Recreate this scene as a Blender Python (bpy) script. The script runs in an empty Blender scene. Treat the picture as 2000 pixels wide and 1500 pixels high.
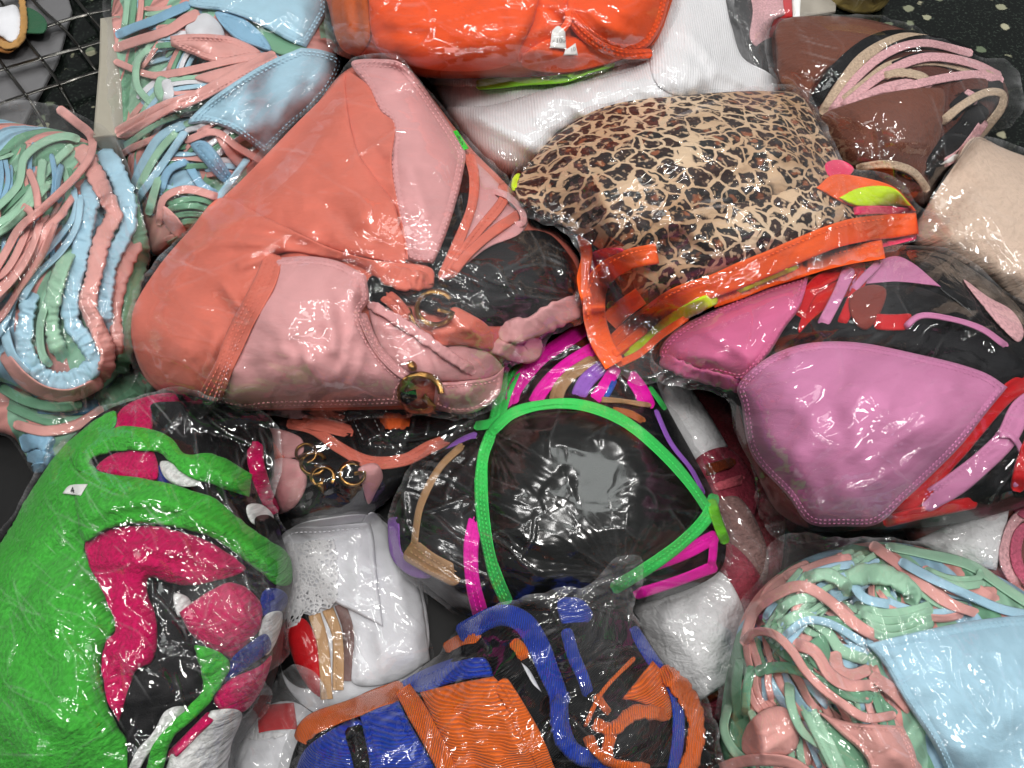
import bpy, math, random
import numpy as np
from mathutils import Vector
from mathutils.geometry import delaunay_2d_cdt

# ------------------------------------------------------------------ camera
sc = bpy.context.scene
PITCH = math.radians(60.0)
DIST = 0.58
HF = math.tan(math.radians(33.5))
TZ = 0.10
cam_d = bpy.data.cameras.new("camera")
cam = bpy.data.objects.new("camera", cam_d)
sc.collection.objects.link(cam)
CAM = np.array([0.0, -DIST * math.cos(PITCH), TZ + DIST * math.sin(PITCH)])
cam.location = CAM
cam.rotation_euler = (math.pi / 2 - PITCH, 0, 0)
cam_d.sensor_width = 36.0
cam_d.lens = 18.0 / HF
cam_d.clip_start = 0.02
cam_d.clip_end = 60.0
sc.camera = cam

# ------------------------------------------------------------------ light
w = bpy.data.worlds.new("World")
sc.world = w
w.use_nodes = True
bg = w.node_tree.nodes["Background"]
bg.inputs[0].default_value = (0.97, 0.98, 1.0, 1)
bg.inputs[1].default_value = 0.16


def lamp(name, loc, size, power, col, aim=(0, 0.1, 0.1)):
    d = bpy.data.lights.new(name, 'AREA')
    d.shape = 'RECTANGLE'
    d.size, d.size_y = size
    d.energy = power
    d.color = col
    o = bpy.data.objects.new(name, d)
    sc.collection.objects.link(o)
    o.location = loc
    o.rotation_euler = (Vector(aim) - Vector(loc)).to_track_quat('-Z', 'Y').to_euler()
    return o


lamp("ceiling_diffuser_light", (0.12, 1.2, 2.35), (1.0, 0.7), 7, (0.95, 1.0, 0.97))
lamp("ceiling_panel_light", (0.25, -0.45, 2.2), (0.40, 0.40), 29, (1.0, 0.97, 0.93))
for lx, ly, lp in ((-1.35, -.4, 10), (1.5, -.3, 10), (-1.0, .6, 10), (1.15, .7, 10), (-.75, 1.9, 10), (.9, 2.0, 10), (-.35, .2, 7)):
    lamp("ceiling_tube_light", (lx, ly, 2.3), (0.07, 0.75) if lx * ly > 0 else (0.75, 0.07), lp, (1.0, 0.985, 0.96))

vs = sc.view_settings
vs.view_transform = 'Standard'
vs.look = 'None'
vs.exposure = -0.05
vs.gamma = 1.0
vs.use_curve_mapping = False
sc.render.engine = 'CYCLES'
cy = sc.cycles
cy.use_denoising = True
cy.max_bounces = 8
cy.use_adaptive_sampling = True
cy.adaptive_threshold = 0.03
cy.adaptive_min_samples = 16
cy.diffuse_bounces = 2
cy.glossy_bounces = 2
cy.transmission_bounces = 4
cy.transparent_max_bounces = 16
cy.sample_clamp_indirect = 6.0
cy.caustics_reflective = False
cy.caustics_refractive = False

# ------------------------------------------------------------------ maths
rnd = random.Random(7)


def unproj(px, py, z):
    """world point of height z on the line of sight through a photo pixel"""
    px = np.asarray(px, float); py = np.asarray(py, float); z = np.asarray(z, float)
    a = (px - 1000.0) / 1000.0 * HF
    b = -(py - 750.0) / 1000.0 * HF
    cp, sp = math.cos(PITCH), math.sin(PITCH)
    dx = a
    dy = cp + b * sp
    dz = -sp + b * cp
    s = (z - CAM[2]) / dz
    return np.stack([CAM[0] + dx * s, CAM[1] + dy * s, z + 0 * s], -1)


G = 5.0                     # height grid step (photo pixels)
X0, Y0 = -200.0, -200.0
NX, NY = int(2400 / G) + 1, int(1900 / G) + 1
Z = np.zeros((NY, NX))      # height of the pile as it is built up, item by item
gx = X0 + np.arange(NX) * G
gy = Y0 + np.arange(NY) * G


def samp(A, x, y, ox=0, oy=0):
    fx = np.clip((np.asarray(x, float) - X0) / G - ox, 0, A.shape[1] - 1.001)
    fy = np.clip((np.asarray(y, float) - Y0) / G - oy, 0, A.shape[0] - 1.001)
    i = fx.astype(int); j = fy.astype(int)
    u = fx - i; v = fy - j
    return (A[j, i] * (1 - u) * (1 - v) + A[j, i + 1] * u * (1 - v)
            + A[j + 1, i] * (1 - u) * v + A[j + 1, i + 1] * u * v)


def blur(A, s):
    if s < 0.3:
        return A
    r = max(1, int(s * 2.5))
    k = np.exp(-0.5 * (np.arange(-r, r + 1) / s) ** 2); k /= k.sum()
    P = np.pad(A, ((r, r), (0, 0)), 'edge')
    B = sum(k[i] * P[i:i + A.shape[0]] for i in range(2 * r + 1))
    P = np.pad(B, ((0, 0), (r, r)), 'edge')
    return sum(k[i] * P[:, i:i + A.shape[1]] for i in range(2 * r + 1))


def dil(A, n, f=np.maximum):
    B = A
    for _ in range(n):
        P = np.pad(B, 1, 'edge')
        B = f(f(f(P[1:-1, 1:-1], P[:-2, 1:-1]), f(P[2:, 1:-1], P[1:-1, :-2])), P[1:-1, 2:])
    return B


def close_(A, n):
    return dil(dil(A, n), n, np.minimum)


def inside(poly, x, y):
    """point in polygon, vectorised"""
    c = np.zeros(np.shape(x), bool)
    xj, yj = poly[-1]
    for xi, yi in poly:
        if yi != yj:
            t = ((yi > y) != (yj > y)) & (x < (xj - xi) * (y - yi) / (yj - yi) + xi)
            c ^= t
        xj, yj = xi, yi
    return c


def pdist(path, x, y, closed=True):
    """distance to a polyline; also index and side parameter"""
    P = np.asarray(path, float)
    A = P
    B = np.roll(P, -1, 0) if closed else None
    if not closed:
        A, B = P[:-1], P[1:]
    d = np.full(np.shape(x), 1e9)
    for (ax, ay), (bx, by) in zip(A, B):
        ux, uy = bx - ax, by - ay
        l2 = ux * ux + uy * uy + 1e-9
        t = np.clip(((x - ax) * ux + (y - ay) * uy) / l2, 0, 1)
        d = np.minimum(d, (x - ax - t * ux) ** 2 + (y - ay - t * uy) ** 2)
    return np.sqrt(d)


def inflate(mask):
    """pillow shape of a mask: sqrt of the Poisson membrane, 0..1"""
    def solve(m, it, u=None):
        u = np.zeros(m.shape) if u is None else u * m
        for _ in range(it):
            P = np.pad(u, 1)
            u = 0.25 * (P[:-2, 1:-1] + P[2:, 1:-1] + P[1:-1, :-2] + P[1:-1, 2:] + 1.0) * m
        return u
    m = mask.astype(float)
    if min(m.shape) > 24:
        h, q = m.shape
        p = np.pad(m, ((0, (-h) % 4), (0, (-q) % 4)))
        c = p.reshape(p.shape[0] // 4, 4, p.shape[1] // 4, 4).mean((1, 3)) > 0.5
        uc = solve(c.astype(float), 500) * 16
        u = np.repeat(np.repeat(uc, 4, 0), 4, 1)[:h, :q]
        u = solve(m, 50, blur(u, 2))
    else:
        u = solve(m, 250)
    return np.sqrt(u / max(u.max(), 1e-9))


def _hash(i, j, s):
    n = (i * 374761393 + j * 668265263 + s * 2147483647 + 1013904223) & 0xFFFFFFFF
    n = ((n ^ (n >> 13)) * 1274126177) & 0xFFFFFFFF
    return ((n ^ (n >> 16)) & 0xFFFF) / 65535.0


def noise(x, y, s=0):
    x = np.asarray(x, float); y = np.asarray(y, float)
    i = np.floor(x).astype(np.int64); j = np.floor(y).astype(np.int64)
    u = x - i; v = y - j
    u = u * u * (3 - 2 * u); v = v * v * (3 - 2 * v)
    return ((_hash(i, j, s) * (1 - u) + _hash(i + 1, j, s) * u) * (1 - v)
            + (_hash(i, j + 1, s) * (1 - u) + _hash(i + 1, j + 1, s) * u) * v) - 0.5


def facet(x, y, s=0):
    """piecewise linear noise on a triangle lattice: flat facets with sharp creases between them"""
    u = x + y * 0.577; v = y * 1.1547
    i = np.floor(u).astype(np.int64); j = np.floor(v).astype(np.int64)
    a = u - i; b = v - j
    lo = a > b
    h00 = _hash(i, j, s); h11 = _hash(i + 1, j + 1, s)
    h10 = _hash(i + 1, j, s); h01 = _hash(i, j + 1, s)
    return np.where(lo, h00 + (h10 - h00) * a + (h11 - h10) * b, h00 + (h11 - h01) * a + (h01 - h00) * b) - 0.5


def parse(t):
    out = []
    for k in t.split():
        s = k.endswith('!')
        a, b = k.rstrip('!').split(',')
        out.append((float(a), float(b), s))
    return out


def spline(pts, closed, step):
    """centripetal Catmull-Rom through the points, '!' points are corners; resampled"""
    n = len(pts)
    P = [np.array(p[:2]) for p in pts]
    S = [p[2] for p in pts]
    out = []
    for i in range(n if closed else n - 1):
        p1, p2 = P[i], P[(i + 1) % n]
        p0 = P[(i - 1) % n] if (closed or i > 0) else 2 * p1 - p2
        p3 = P[(i + 2) % n] if (closed or i < n - 2) else 2 * p2 - p1
        if S[i]: p0 = 2 * p1 - p2
        if S[(i + 1) % n]: p3 = 2 * p2 - p1
        L = np.linalg.norm(p2 - p1)
        m = max(1, int(round(L / step)))
        d0 = max(np.linalg.norm(p1 - p0), 1e-3) ** .5
        d1 = max(L, 1e-3) ** .5
        d2 = max(np.linalg.norm(p3 - p2), 1e-3) ** .5
        m1 = (p1 - p0) / d0 - (p2 - p0) / (d0 + d1) + (p2 - p1) / d1
        m2 = (p2 - p1) / d1 - (p3 - p1) / (d1 + d2) + (p3 - p2) / d2
        m1, m2 = m1 * d1, m2 * d1
        for k in range(m):
            t = k / m
            out.append((2 * t**3 - 3 * t**2 + 1) * p1 + (t**3 - 2 * t**2 + t) * m1
                       + (-2 * t**3 + 3 * t**2) * p2 + (t**3 - t**2) * m2)
    if not closed:
        out.append(P[-1])
    return np.array(out)


def resample(path, step):
    seg = np.linalg.norm(np.diff(path, axis=0), axis=1)
    s = np.concatenate([[0], np.cumsum(seg)])
    n = max(3, int(s[-1] / step) + 1)
    q = np.linspace(0, s[-1], n)
    return np.stack([np.interp(q, s, path[:, 0]), np.interp(q, s, path[:, 1])], -1), q


def normals2(path, closed=False):
    if closed:
        t = np.roll(path, -1, 0) - np.roll(path, 1, 0)
    else:
        t = np.gradient(path, axis=0)
    t /= np.linalg.norm(t, axis=1)[:, None] + 1e-9
    return np.stack([-t[:, 1], t[:, 0]], -1)


# ------------------------------------------------------------------ objects
cur = None


def thing(name, label, cat, px, py, group=None):
    global cur
    o = bpy.data.objects.new(name, None)
    sc.collection.objects.link(o)
    p = unproj(px, py, 0.0)
    o.location = p
    o.empty_display_size = 0.02
    o['label'] = label
    o['category'] = cat
    if group: o['group'] = group
    cur = o
    return o


def mesh(name, V, F, mat, parent='cur', uvang=0.0, smooth=True):
    V = np.asarray(V, float)
    par = cur if parent == 'cur' else parent
    off = np.zeros(3)
    q = par
    while q is not None:
        off = off + np.array(q.location); q = q.parent
    me = bpy.data.meshes.new(name)
    me.from_pydata((V - off).tolist(), [], F)
    if smooth:
        me.polygons.foreach_set('use_smooth', np.ones(len(me.polygons), bool))
    uv = me.uv_layers.new(name='UVMap')
    vi = np.zeros(len(me.loops), np.int32)
    me.loops.foreach_get('vertex_index', vi)
    c, s = math.cos(uvang), math.sin(uvang)
    W = V[vi]
    wy = W[:, 1] * 0.88 + W[:, 2] * 0.48      # cloth unrolled towards the front of the pile
    u = np.stack([W[:, 0] * c + wy * s, -W[:, 0] * s + wy * c], -1)
    uv.data.foreach_set('uv', u.astype(np.float32).ravel())
    me.materials.append(mat)
    o = bpy.data.objects.new(name, me)
    sc.collection.objects.link(o)
    if par is not None: o.parent = par
    return o


def tri(boundary, inner):
    vs_ = [Vector(p) for p in boundary] + [Vector(p) for p in inner]
    nb = len(boundary)
    ed = [(i, (i + 1) % nb) for i in range(nb)]
    r = delaunay_2d_cdt(vs_, ed, [], 1, 0.05)
    return np.array([(v[0], v[1]) for v in r[0]]), [list(f) for f in r[2]]


def loops_of(F):
    """ordered boundary edges of a triangle list"""
    cnt = {}
    for f in F:
        for a, b in zip(f, f[1:] + f[:1]):
            if (b, a) in cnt: del cnt[(b, a)]
            else: cnt[(a, b)] = 1
    return list(cnt)


def panel_pts(b, step, rings, jit=0.25, seed=0):
    """inner points of a panel: offset rings along the edge, then a staggered grid"""
    x0, y0 = b.min(0); x1, y1 = b.max(0)
    N = normals2(b, True)
    area = 0.5 * np.sum(b[:, 0] * np.roll(b[:, 1], -1) - np.roll(b[:, 0], -1) * b[:, 1])
    if area < 0: N = -N
    pts = []
    for r in rings:
        q = b + N * r
        ok = inside(b, q[:, 0], q[:, 1])
        q = q[ok]
        if len(q):
            d = pdist(b, q[:, 0], q[:, 1])
            q = q[d > r * 0.93]
            pts.append(q)
    xs = np.arange(x0, x1, step); ys = np.arange(y0, y1, step * 0.87)
    XX, YY = np.meshgrid(xs, ys)
    XX = XX + (np.arange(len(ys)) % 2)[:, None] * step * 0.5
    rs = np.random.RandomState(seed)
    XX = XX + rs.uniform(-jit, jit, XX.shape) * step
    YY = YY + rs.uniform(-jit, jit, XX.shape) * step
    q = np.stack([XX.ravel(), YY.ravel()], -1)
    q = q[inside(b, q[:, 0], q[:, 1])]
    if len(q):
        d = pdist(b, q[:, 0], q[:, 1])
        q = q[d > (max(rings) if rings else 0) + step * 0.4]
    pts.append(q)
    return np.concatenate(pts) if pts else np.zeros((0, 2))


def sub(b, pad=10):
    i0 = max(0, int((b[:, 0].min() - X0) / G) - pad); i1 = min(NX, int((b[:, 0].max() - X0) / G) + pad + 2)
    j0 = max(0, int((b[:, 1].min() - Y0) / G) - pad); j1 = min(NY, int((b[:, 1].max() - Y0) / G) + pad + 2)
    XX, YY = np.meshgrid(gx[i0:i1], gy[j0:j1])
    return i0, i1, j0, j1, XX, YY


def add_skirt(V2, zz, F, depth, shrink, n=1):
    """rounded underside: rings below the edge, drawn in towards the middle"""
    c = V2.mean(0)
    bd = loops_of(F)
    V = unproj(V2[:, 0], V2[:, 1], zz)
    VV = [V]
    base = len(V2)
    idx = sorted({a for e in bd for a in e})
    mp = {a: k for k, a in enumerate(idx)}
    prev = {a: a for a in idx}
    FF = list(F)
    P = V2[idx]
    zb = zz[idx]
    for k in range(1, n + 1):
        t = k / n
        q = P + (c - P) * shrink * (1 - math.cos(t * math.pi / 2)) if n > 1 else P + (c - P) * shrink
        zq = np.maximum(zb - depth * (math.sin(t * math.pi / 2) if n > 1 else 1), 0.001)
        VV.append(unproj(q[:, 0], q[:, 1], zq))
        nw = {a: base + mp[a] for a in idx}
        for a, b in bd:
            FF.append([b, a, nw[a], nw[b]])
        prev_ = nw
        bd2 = [(nw[a], nw[b]) for a, b in bd]
        mp = {nw[a]: mp[a] for a in idx}
        idx = [nw[a] for a in idx]
        bd = bd2
        base += len(P)
    return np.concatenate(VV), FF


seedc = [0]


def core(name, mat, pts, z0, h, step=14, wr=0.004, wl=70.0, depth=0.07, shrink=0.22, pw=0.68, ang=0.0):
    """bulk of a bundle: a stuffed pillow of folded garments resting on what lies below"""
    global Z
    seedc[0] += 1
    b = spline(parse(pts), True, 12)
    i0, i1, j0, j1, XX, YY = sub(b)
    m = inside(b, XX, YY)
    inf = inflate(m) ** pw
    Zs = Z[j0:j1, i0:i1]
    under = blur(close_(Zs, 4), 2)
    z = np.maximum(z0 + h * inf, np.where(m, under + 0.004 * inf, 0))
    z = z + wr * inf * (noise(XX / wl, YY / wl, seedc[0]) * 2 + noise(XX / wl * 2.3, YY / wl * 2.3, seedc[0] + 9))
    z = np.maximum(blur(z, 1.0) if True else z, Zs + 0.0015)
    Z[j0:j1, i0:i1] = np.where(m, z, Zs)
    q = panel_pts(b, step, [3, 8], seed=seedc[0])
    V2, F = tri(b, q)
    zz = samp(z, V2[:, 0], V2[:, 1], i0, j0)
    V, F = add_skirt(V2, zz, F, depth, shrink, 3)
    return mesh(name, V, F, mat, uvang=ang)


def pan(name, mat, pts, puff=0.004, t=0.0011, hem=0, stitch=(), smat=None, folds=(), wr=0.0012, wl=60.0,
        soft=2.0, step=8.5, ang=0.0, parent='cur', hemh=0.0008, bed=6, drop=0.0, flat=False, wav=0.0, pw=1.0,
        an=(1, 1), cr=0.0015):
    """one cloth piece draped over whatever has been laid down so far"""
    global Z
    seedc[0] += 1
    sd = seedc[0]
    b = spline(parse(pts), True, 6)
    if wav:
        N = normals2(b, True)
        s = np.arange(len(b)) * 6.0
        b = b + N * (wav * 2 * noise(s / 16.0, s * 0 + sd, sd))[:, None]
    i0, i1, j0, j1, XX, YY = sub(b)
    m = inside(b, XX, YY)
    Zs = Z[j0:j1, i0:i1]
    base = blur(close_(Zs, bed), soft)
    base = blur(np.maximum(base, Zs), 0.8)
    z = base + puff * inflate(m) ** pw
    rot = ang
    xr = (XX * math.cos(rot) + YY * math.sin(rot)) * an[0]; yr = (-XX * math.sin(rot) + YY * math.cos(rot)) * an[1]
    z = z + wr * (noise(xr / wl, yr / wl, sd) * 2 + noise(xr / wl * 2.1 + 7, yr / wl * 2.1, sd + 5))
    if cr:     # pulled folds: ridges that come and go across the piece
        ca_ = sd * 1.7 + ang
        xc = XX + 30 * noise(XX / 80, YY / 80, sd + 60); yc = YY + 30 * noise(XX / 80, YY / 80, sd + 61)
        for q_, (l1, l2, am) in enumerate(((130., 30., 1.0), (70., 17., .5))):
            u_ = xc * math.cos(ca_ + q_) + yc * math.sin(ca_ + q_); v_ = -xc * math.sin(ca_ + q_) + yc * math.cos(ca_ + q_)
            rg = np.clip(1 - np.abs(noise(u_ / l1, v_ / l2, sd + 62 + q_)) * 4.5, 0, 1) ** 1.4
            z = z + cr * am * rg * np.clip(.35 + 2.2 * noise(XX / 120, YY / 120, sd + 64 + q_), 0, 1)
    for f in folds:
        fp, fh, fw = f
        d = pdist(spline(parse(fp), False, 10), XX, YY, False)
        z = z + fh * np.exp(-(d / fw) ** 2)
    z = np.maximum(z, Zs + 0.0008)
    rings = [1.5, 4.0]
    if hem: rings += [hem - 2.5, hem, hem + 3]
    q = panel_pts(b, step, rings, seed=sd)
    V2, F = tri(b, q)
    d = pdist(b, V2[:, 0], V2[:, 1])
    dg = pdist(b, XX, YY)

    def edge(dd):
        e = t * np.sqrt(np.clip(1 - (1 - np.clip(dd / 4.0, 0, 1)) ** 2, 0, 1))
        if hem:
            e = e + hemh * np.clip((hem + 2 - dd) / 4.0, 0, 1) * np.clip(dd / 5.0 + .3, 0, 1)
            e = e - hemh * 1.2 * np.exp(-((dd - hem) / 2.0) ** 2)
        return e
    zz = samp(z, V2[:, 0], V2[:, 1], i0, j0) + edge(d)
    Z[j0:j1, i0:i1] = np.where(m, z + edge(dg), Zs)
    V, F = add_skirt(V2, zz, F, 0.004 + drop, 0.02, 1)
    o = mesh(name, V, F, mat, uvang=ang, parent=parent)
    for k in stitch:
        N = normals2(b, True)
        ar = 0.5 * np.sum(b[:, 0] * np.roll(b[:, 1], -1) - np.roll(b[:, 0], -1) * b[:, 1])
        pth = b + N * (k if ar > 0 else -k)
        ok = pdist(b, pth[:, 0], pth[:, 1]) > k * 0.85
        runs, r_ = [], []
        for pp, g in zip(pth, ok):
            if g: r_.append(pp)
            else:
                if len(r_) > 4: runs.append(np.array(r_))
                r_ = []
        if len(r_) > 4: runs.append(np.array(r_))
        stitches(runs, smat or mat, o)
    return o


def stitches(runs, mat, par, L=6.0, gap=3.5, wd=1.15, h=0.0004):
    V, F = [], []
    for r_ in runs:
        p, q = resample(r_, 1.5)
        N = normals2(p)
        k = 0
        st = int(L / 1.5); pr = int((L + gap) / 1.5)
        while k + st < len(p):
            a, c = p[k], p[k + st]
            n = N[k + st // 2] * wd
            mid = (a + c) / 2
            pts = np.array([a, mid + n, c, mid - n, mid, a * .7 + mid * .3 + n * .8, c * .7 + mid * .3 + n * .8,
                            c * .7 + mid * .3 - n * .8, a * .7 + mid * .3 - n * .8])
            zb = samp(Z, pts[:, 0], pts[:, 1])
            zb = np.full(9, zb.max())
            zb[4] += h; zb[[0, 2]] += h * .1; zb[[5, 6, 7, 8]] += h * .5; zb[[1, 3]] += h * .5
            o = len(V)
            V += unproj(pts[:, 0], pts[:, 1], zb + 0.0001).tolist()
            F += [[o, o + 5, o + 4], [o + 5, o + 1, o + 4], [o + 1, o + 6, o + 4], [o + 6, o + 2, o + 4],
                  [o + 2, o + 7, o + 4], [o + 7, o + 3, o + 4], [o + 3, o + 8, o + 4], [o + 8, o, o + 4]]
            k += pr
    if V:
        mesh('stitching', V, F, mat, parent=par)


def strap(name, mat, pts, w, t=0.0018, ruche=0.0, groove=(), stitch=(), smat=None, rnd_=0.28, sm=4, lift=0.0,
          parent='cur', wob=0.0, arch=0.0, rp=9.0, ends=True, taper=None, tuck=True):
    """a strap, tie or tube laid along a path over what is already there"""
    global Z
    seedc[0] += 1
    sd = seedc[0]
    path, s = resample(spline(parse(pts) if isinstance(pts, str) else pts, False, 6), 2.5 if ruche else 5.0)
    N = normals2(path)
    n = len(path)
    L = s[-1]
    if wob:
        path = path + N * (wob * 2 * noise(s / 45.0, s * 0 + sd * 1.7, sd))[:, None]
        N = normals2(path)
    hw = np.full(n, w / 2.0)
    if taper:
        hw = hw * np.interp(s / L, np.linspace(0, 1, len(taper)), taper)
    hw = hw * (1 + 0.10 * 2 * noise(s / 60.0, s * 0 + sd, sd + 1))
    if ends:
        e = np.clip(np.minimum(s, L - s) / (w * 0.35), 0, 1)
        hw = hw * (0.55 + 0.45 * np.sqrt(1 - (1 - e) ** 2))
    us = np.array([-1, -.9, -.7, -.4, 0, .4, .7, .9, 1])
    if groove or w > 34: us = np.array([-1, -.93, -.8, -.66, -.5, -.33, -.16, 0, .16, .33, .5, .66, .8, .93, 1])
    XXp = path[:, 0][:, None] + N[:, 0][:, None] * hw[:, None] * us
    YYp = path[:, 1][:, None] + N[:, 1][:, None] * hw[:, None] * us
    zb = samp(Z, XXp, YYp)
    zl = zb[:, :len(us) // 2 + 1].max(1); zr = zb[:, len(us) // 2:].max(1)
    k = np.exp(-0.5 * (np.arange(-12, 13) / float(sm)) ** 2); k /= k.sum()

    def smooth1(a):
        p = np.pad(a, 12, 'edge')
        # running maximum first, so that the strap bridges small dips
        mx = np.max([p[i:i + len(a)] for i in range(12 - 3, 12 + 4)], 0)
        p = np.pad(np.maximum(a, 0.5 * a + 0.5 * mx), 12, 'edge')
        return np.maximum(np.convolve(p, k, 'valid'), a - 0.0012)
    zl, zr = smooth1(zl), smooth1(zr)
    v = (us + 1) / 2
    zc = zl[:, None] * (1 - v) + zr[:, None] * v
    zc = np.maximum(zc, zb - 0.0006) + 0.0006 + lift
    if arch:
        zc = zc + (arch * np.sin(np.pi * s / L))[:, None]
    if rnd_ < .5 and not ruche: t = t * (.45 if groove else .68)
    prof = t * (1 - np.abs(us) ** (2.0 / max(rnd_, .05))) ** 0.5
    for gpos in groove:
        prof = prof - 0.0007 * np.exp(-((us - gpos) / 0.09) ** 2)
    top = zc + prof
    if ruche:
        q1 = noise(s[:, None] / (rp * .62) + us * 0.5, us * 1.0 + sd, sd + 4) * 2
        q2 = noise(s[:, None] / (rp * .36), us * 1.9 + sd, sd + 5) * 2
        q3 = noise(s[:, None] / (rp * 1.5) - us * .6, us * .8 + sd, sd + 6) * 2
        top = top + ruche * (q1 * .9 + q2 * .45 + q3 * .8) * np.clip(1.2 - us ** 2, 0, 1)
        e2 = hw * 0.16 * noise(s / (rp * .7), s * 0 + sd, sd + 9) * 2
        XXp = XXp + N[:, 0][:, None] * e2[:, None] * us
        YYp = YYp + N[:, 1][:, None] * e2[:, None] * us
    else:
        top = top + 0.0006 * noise(s[:, None] / 26.0, us * .9 + sd, sd + 3) * 2
        top = top + us * (0.0011 * noise(s / 55.0, s * 0 + sd, sd + 12) * 2)[:, None]
        top = top - 0.0007 * np.exp(-((us - .35 * np.sin(s / 60. + sd)[:, None]) / .22) ** 2) * np.clip(noise(s / 40., s * 0 + sd, sd + 14) * 4, 0, 1)[:, None]
    if ends and tuck:      # the ends run in under the neighbouring cloth
        tl = min(max(w * 1.0, 16.0), L * .3)
        e3 = np.clip(np.minimum(s, L - s) / tl, 0, 1)
        sink = ((1 - e3 * e3 * (3 - 2 * e3)) * (t + arch * .3 + 0.0035))[:, None]
        top = top - sink; zc = zc - sink
    m = len(us)
    V = unproj(XXp.ravel(), YYp.ravel(), top.ravel())
    # underside
    xu = np.stack([XXp[:, 1], XXp[:, m // 2], XXp[:, -2]], 1)
    yu = np.stack([YYp[:, 1], YYp[:, m // 2], YYp[:, -2]], 1)
    zu = np.stack([zc[:, 1], zc[:, m // 2], zc[:, -2]], 1) - np.array([.4, 1.0, .4]) * min(t, 0.003) * 0.8
    V = np.concatenate([V, unproj(xu.ravel(), yu.ravel(), zu.ravel())])
    ring = [[i * m + k_ for k_ in range(m)] + [n * m + i * 3 + 2, n * m + i * 3 + 1, n * m + i * 3] for i in range(n)]
    F = []
    R = m + 3
    for i in range(n - 1):
        a, b = ring[i], ring[i + 1]
        for k_ in range(R):
            F.append([a[k_], a[(k_ + 1) % R], b[(k_ + 1) % R], b[k_]])
    F.append(ring[0]); F.append(ring[-1][::-1])
    o = mesh(name, V, F, mat, parent=parent)
    # write into the height map
    bb = np.stack([XXp.ravel(), YYp.ravel()], -1)
    i0, i1, j0, j1, XX, YY = sub(bb, 1)
    best = np.full(XX.shape, 1e9); zi = np.zeros(XX.shape)
    for i in range(0, n, 1 if not ruche else 2):
        dd = (XX - path[i, 0]) ** 2 + (YY - path[i, 1]) ** 2
        lt = dd < best
        best[lt] = dd[lt]
        uu = np.clip(((XX - path[i, 0]) * N[i, 0] + (YY - path[i, 1]) * N[i, 1]) / max(hw[i], 1), -1, 1)
        zz_ = np.interp(uu[lt], us, top[i])
        zi[lt] = zz_
    mk = best < (w * 0.5) ** 2
    Zs = Z[j0:j1, i0:i1]
    Z[j0:j1, i0:i1] = np.where(mk, np.maximum(zi, Zs), Zs)
    for u_ in stitch:
        run = path + N * (hw * u_)[:, None]
        stitches([run[2:-2]], smat or mat, o)
    return o


def fill(name, mats, pts, n, w, t=0.003, ang=None, spread=0.7, length=(120, 260), wob=14, ruche=0.0):
    """loose ties tucked inside a bundle, each a strap of its own"""
    b = spline(parse(pts), True, 12)
    x0, y0 = b.min(0); x1, y1 = b.max(0)
    made = 0; tries = 0
    while made < n and tries < n * 30:
        tries += 1
        x, y = rnd.uniform(x0, x1), rnd.uniform(y0, y1)
        if not inside(b, np.array(x), np.array(y)): continue
        a = (ang if ang is not None else rnd.uniform(0, 6.28)) + rnd.uniform(-spread, spread)
        L = rnd.uniform(*length)
        bend = rnd.uniform(-1.2, 1.2)
        P = []
        for k in range(5):
            aa = a + bend * (k / 4 - .5)
            x += math.cos(aa) * L / 5; y += math.sin(aa) * L / 5
            if not inside(b, np.array(x), np.array(y)): break
            P.append((x, y, False))
        if len(P) < 3: continue
        ww = w * rnd.uniform(.8, 1.15)
        nn = (-math.sin(a), math.cos(a))
        for k in range(rnd.choice((2, 3, 4, 5))):
            strap(name, mats[(made * 2 + k) % len(mats)] if rnd.random() < .5 else mats[made % len(mats)],
                  [(p[0] + nn[0] * ww * .95 * k, p[1] + nn[1] * ww * .95 * k, False) for p in P], ww, t, wob=wob * .3, ruche=ruche)
            made += 1


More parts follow.
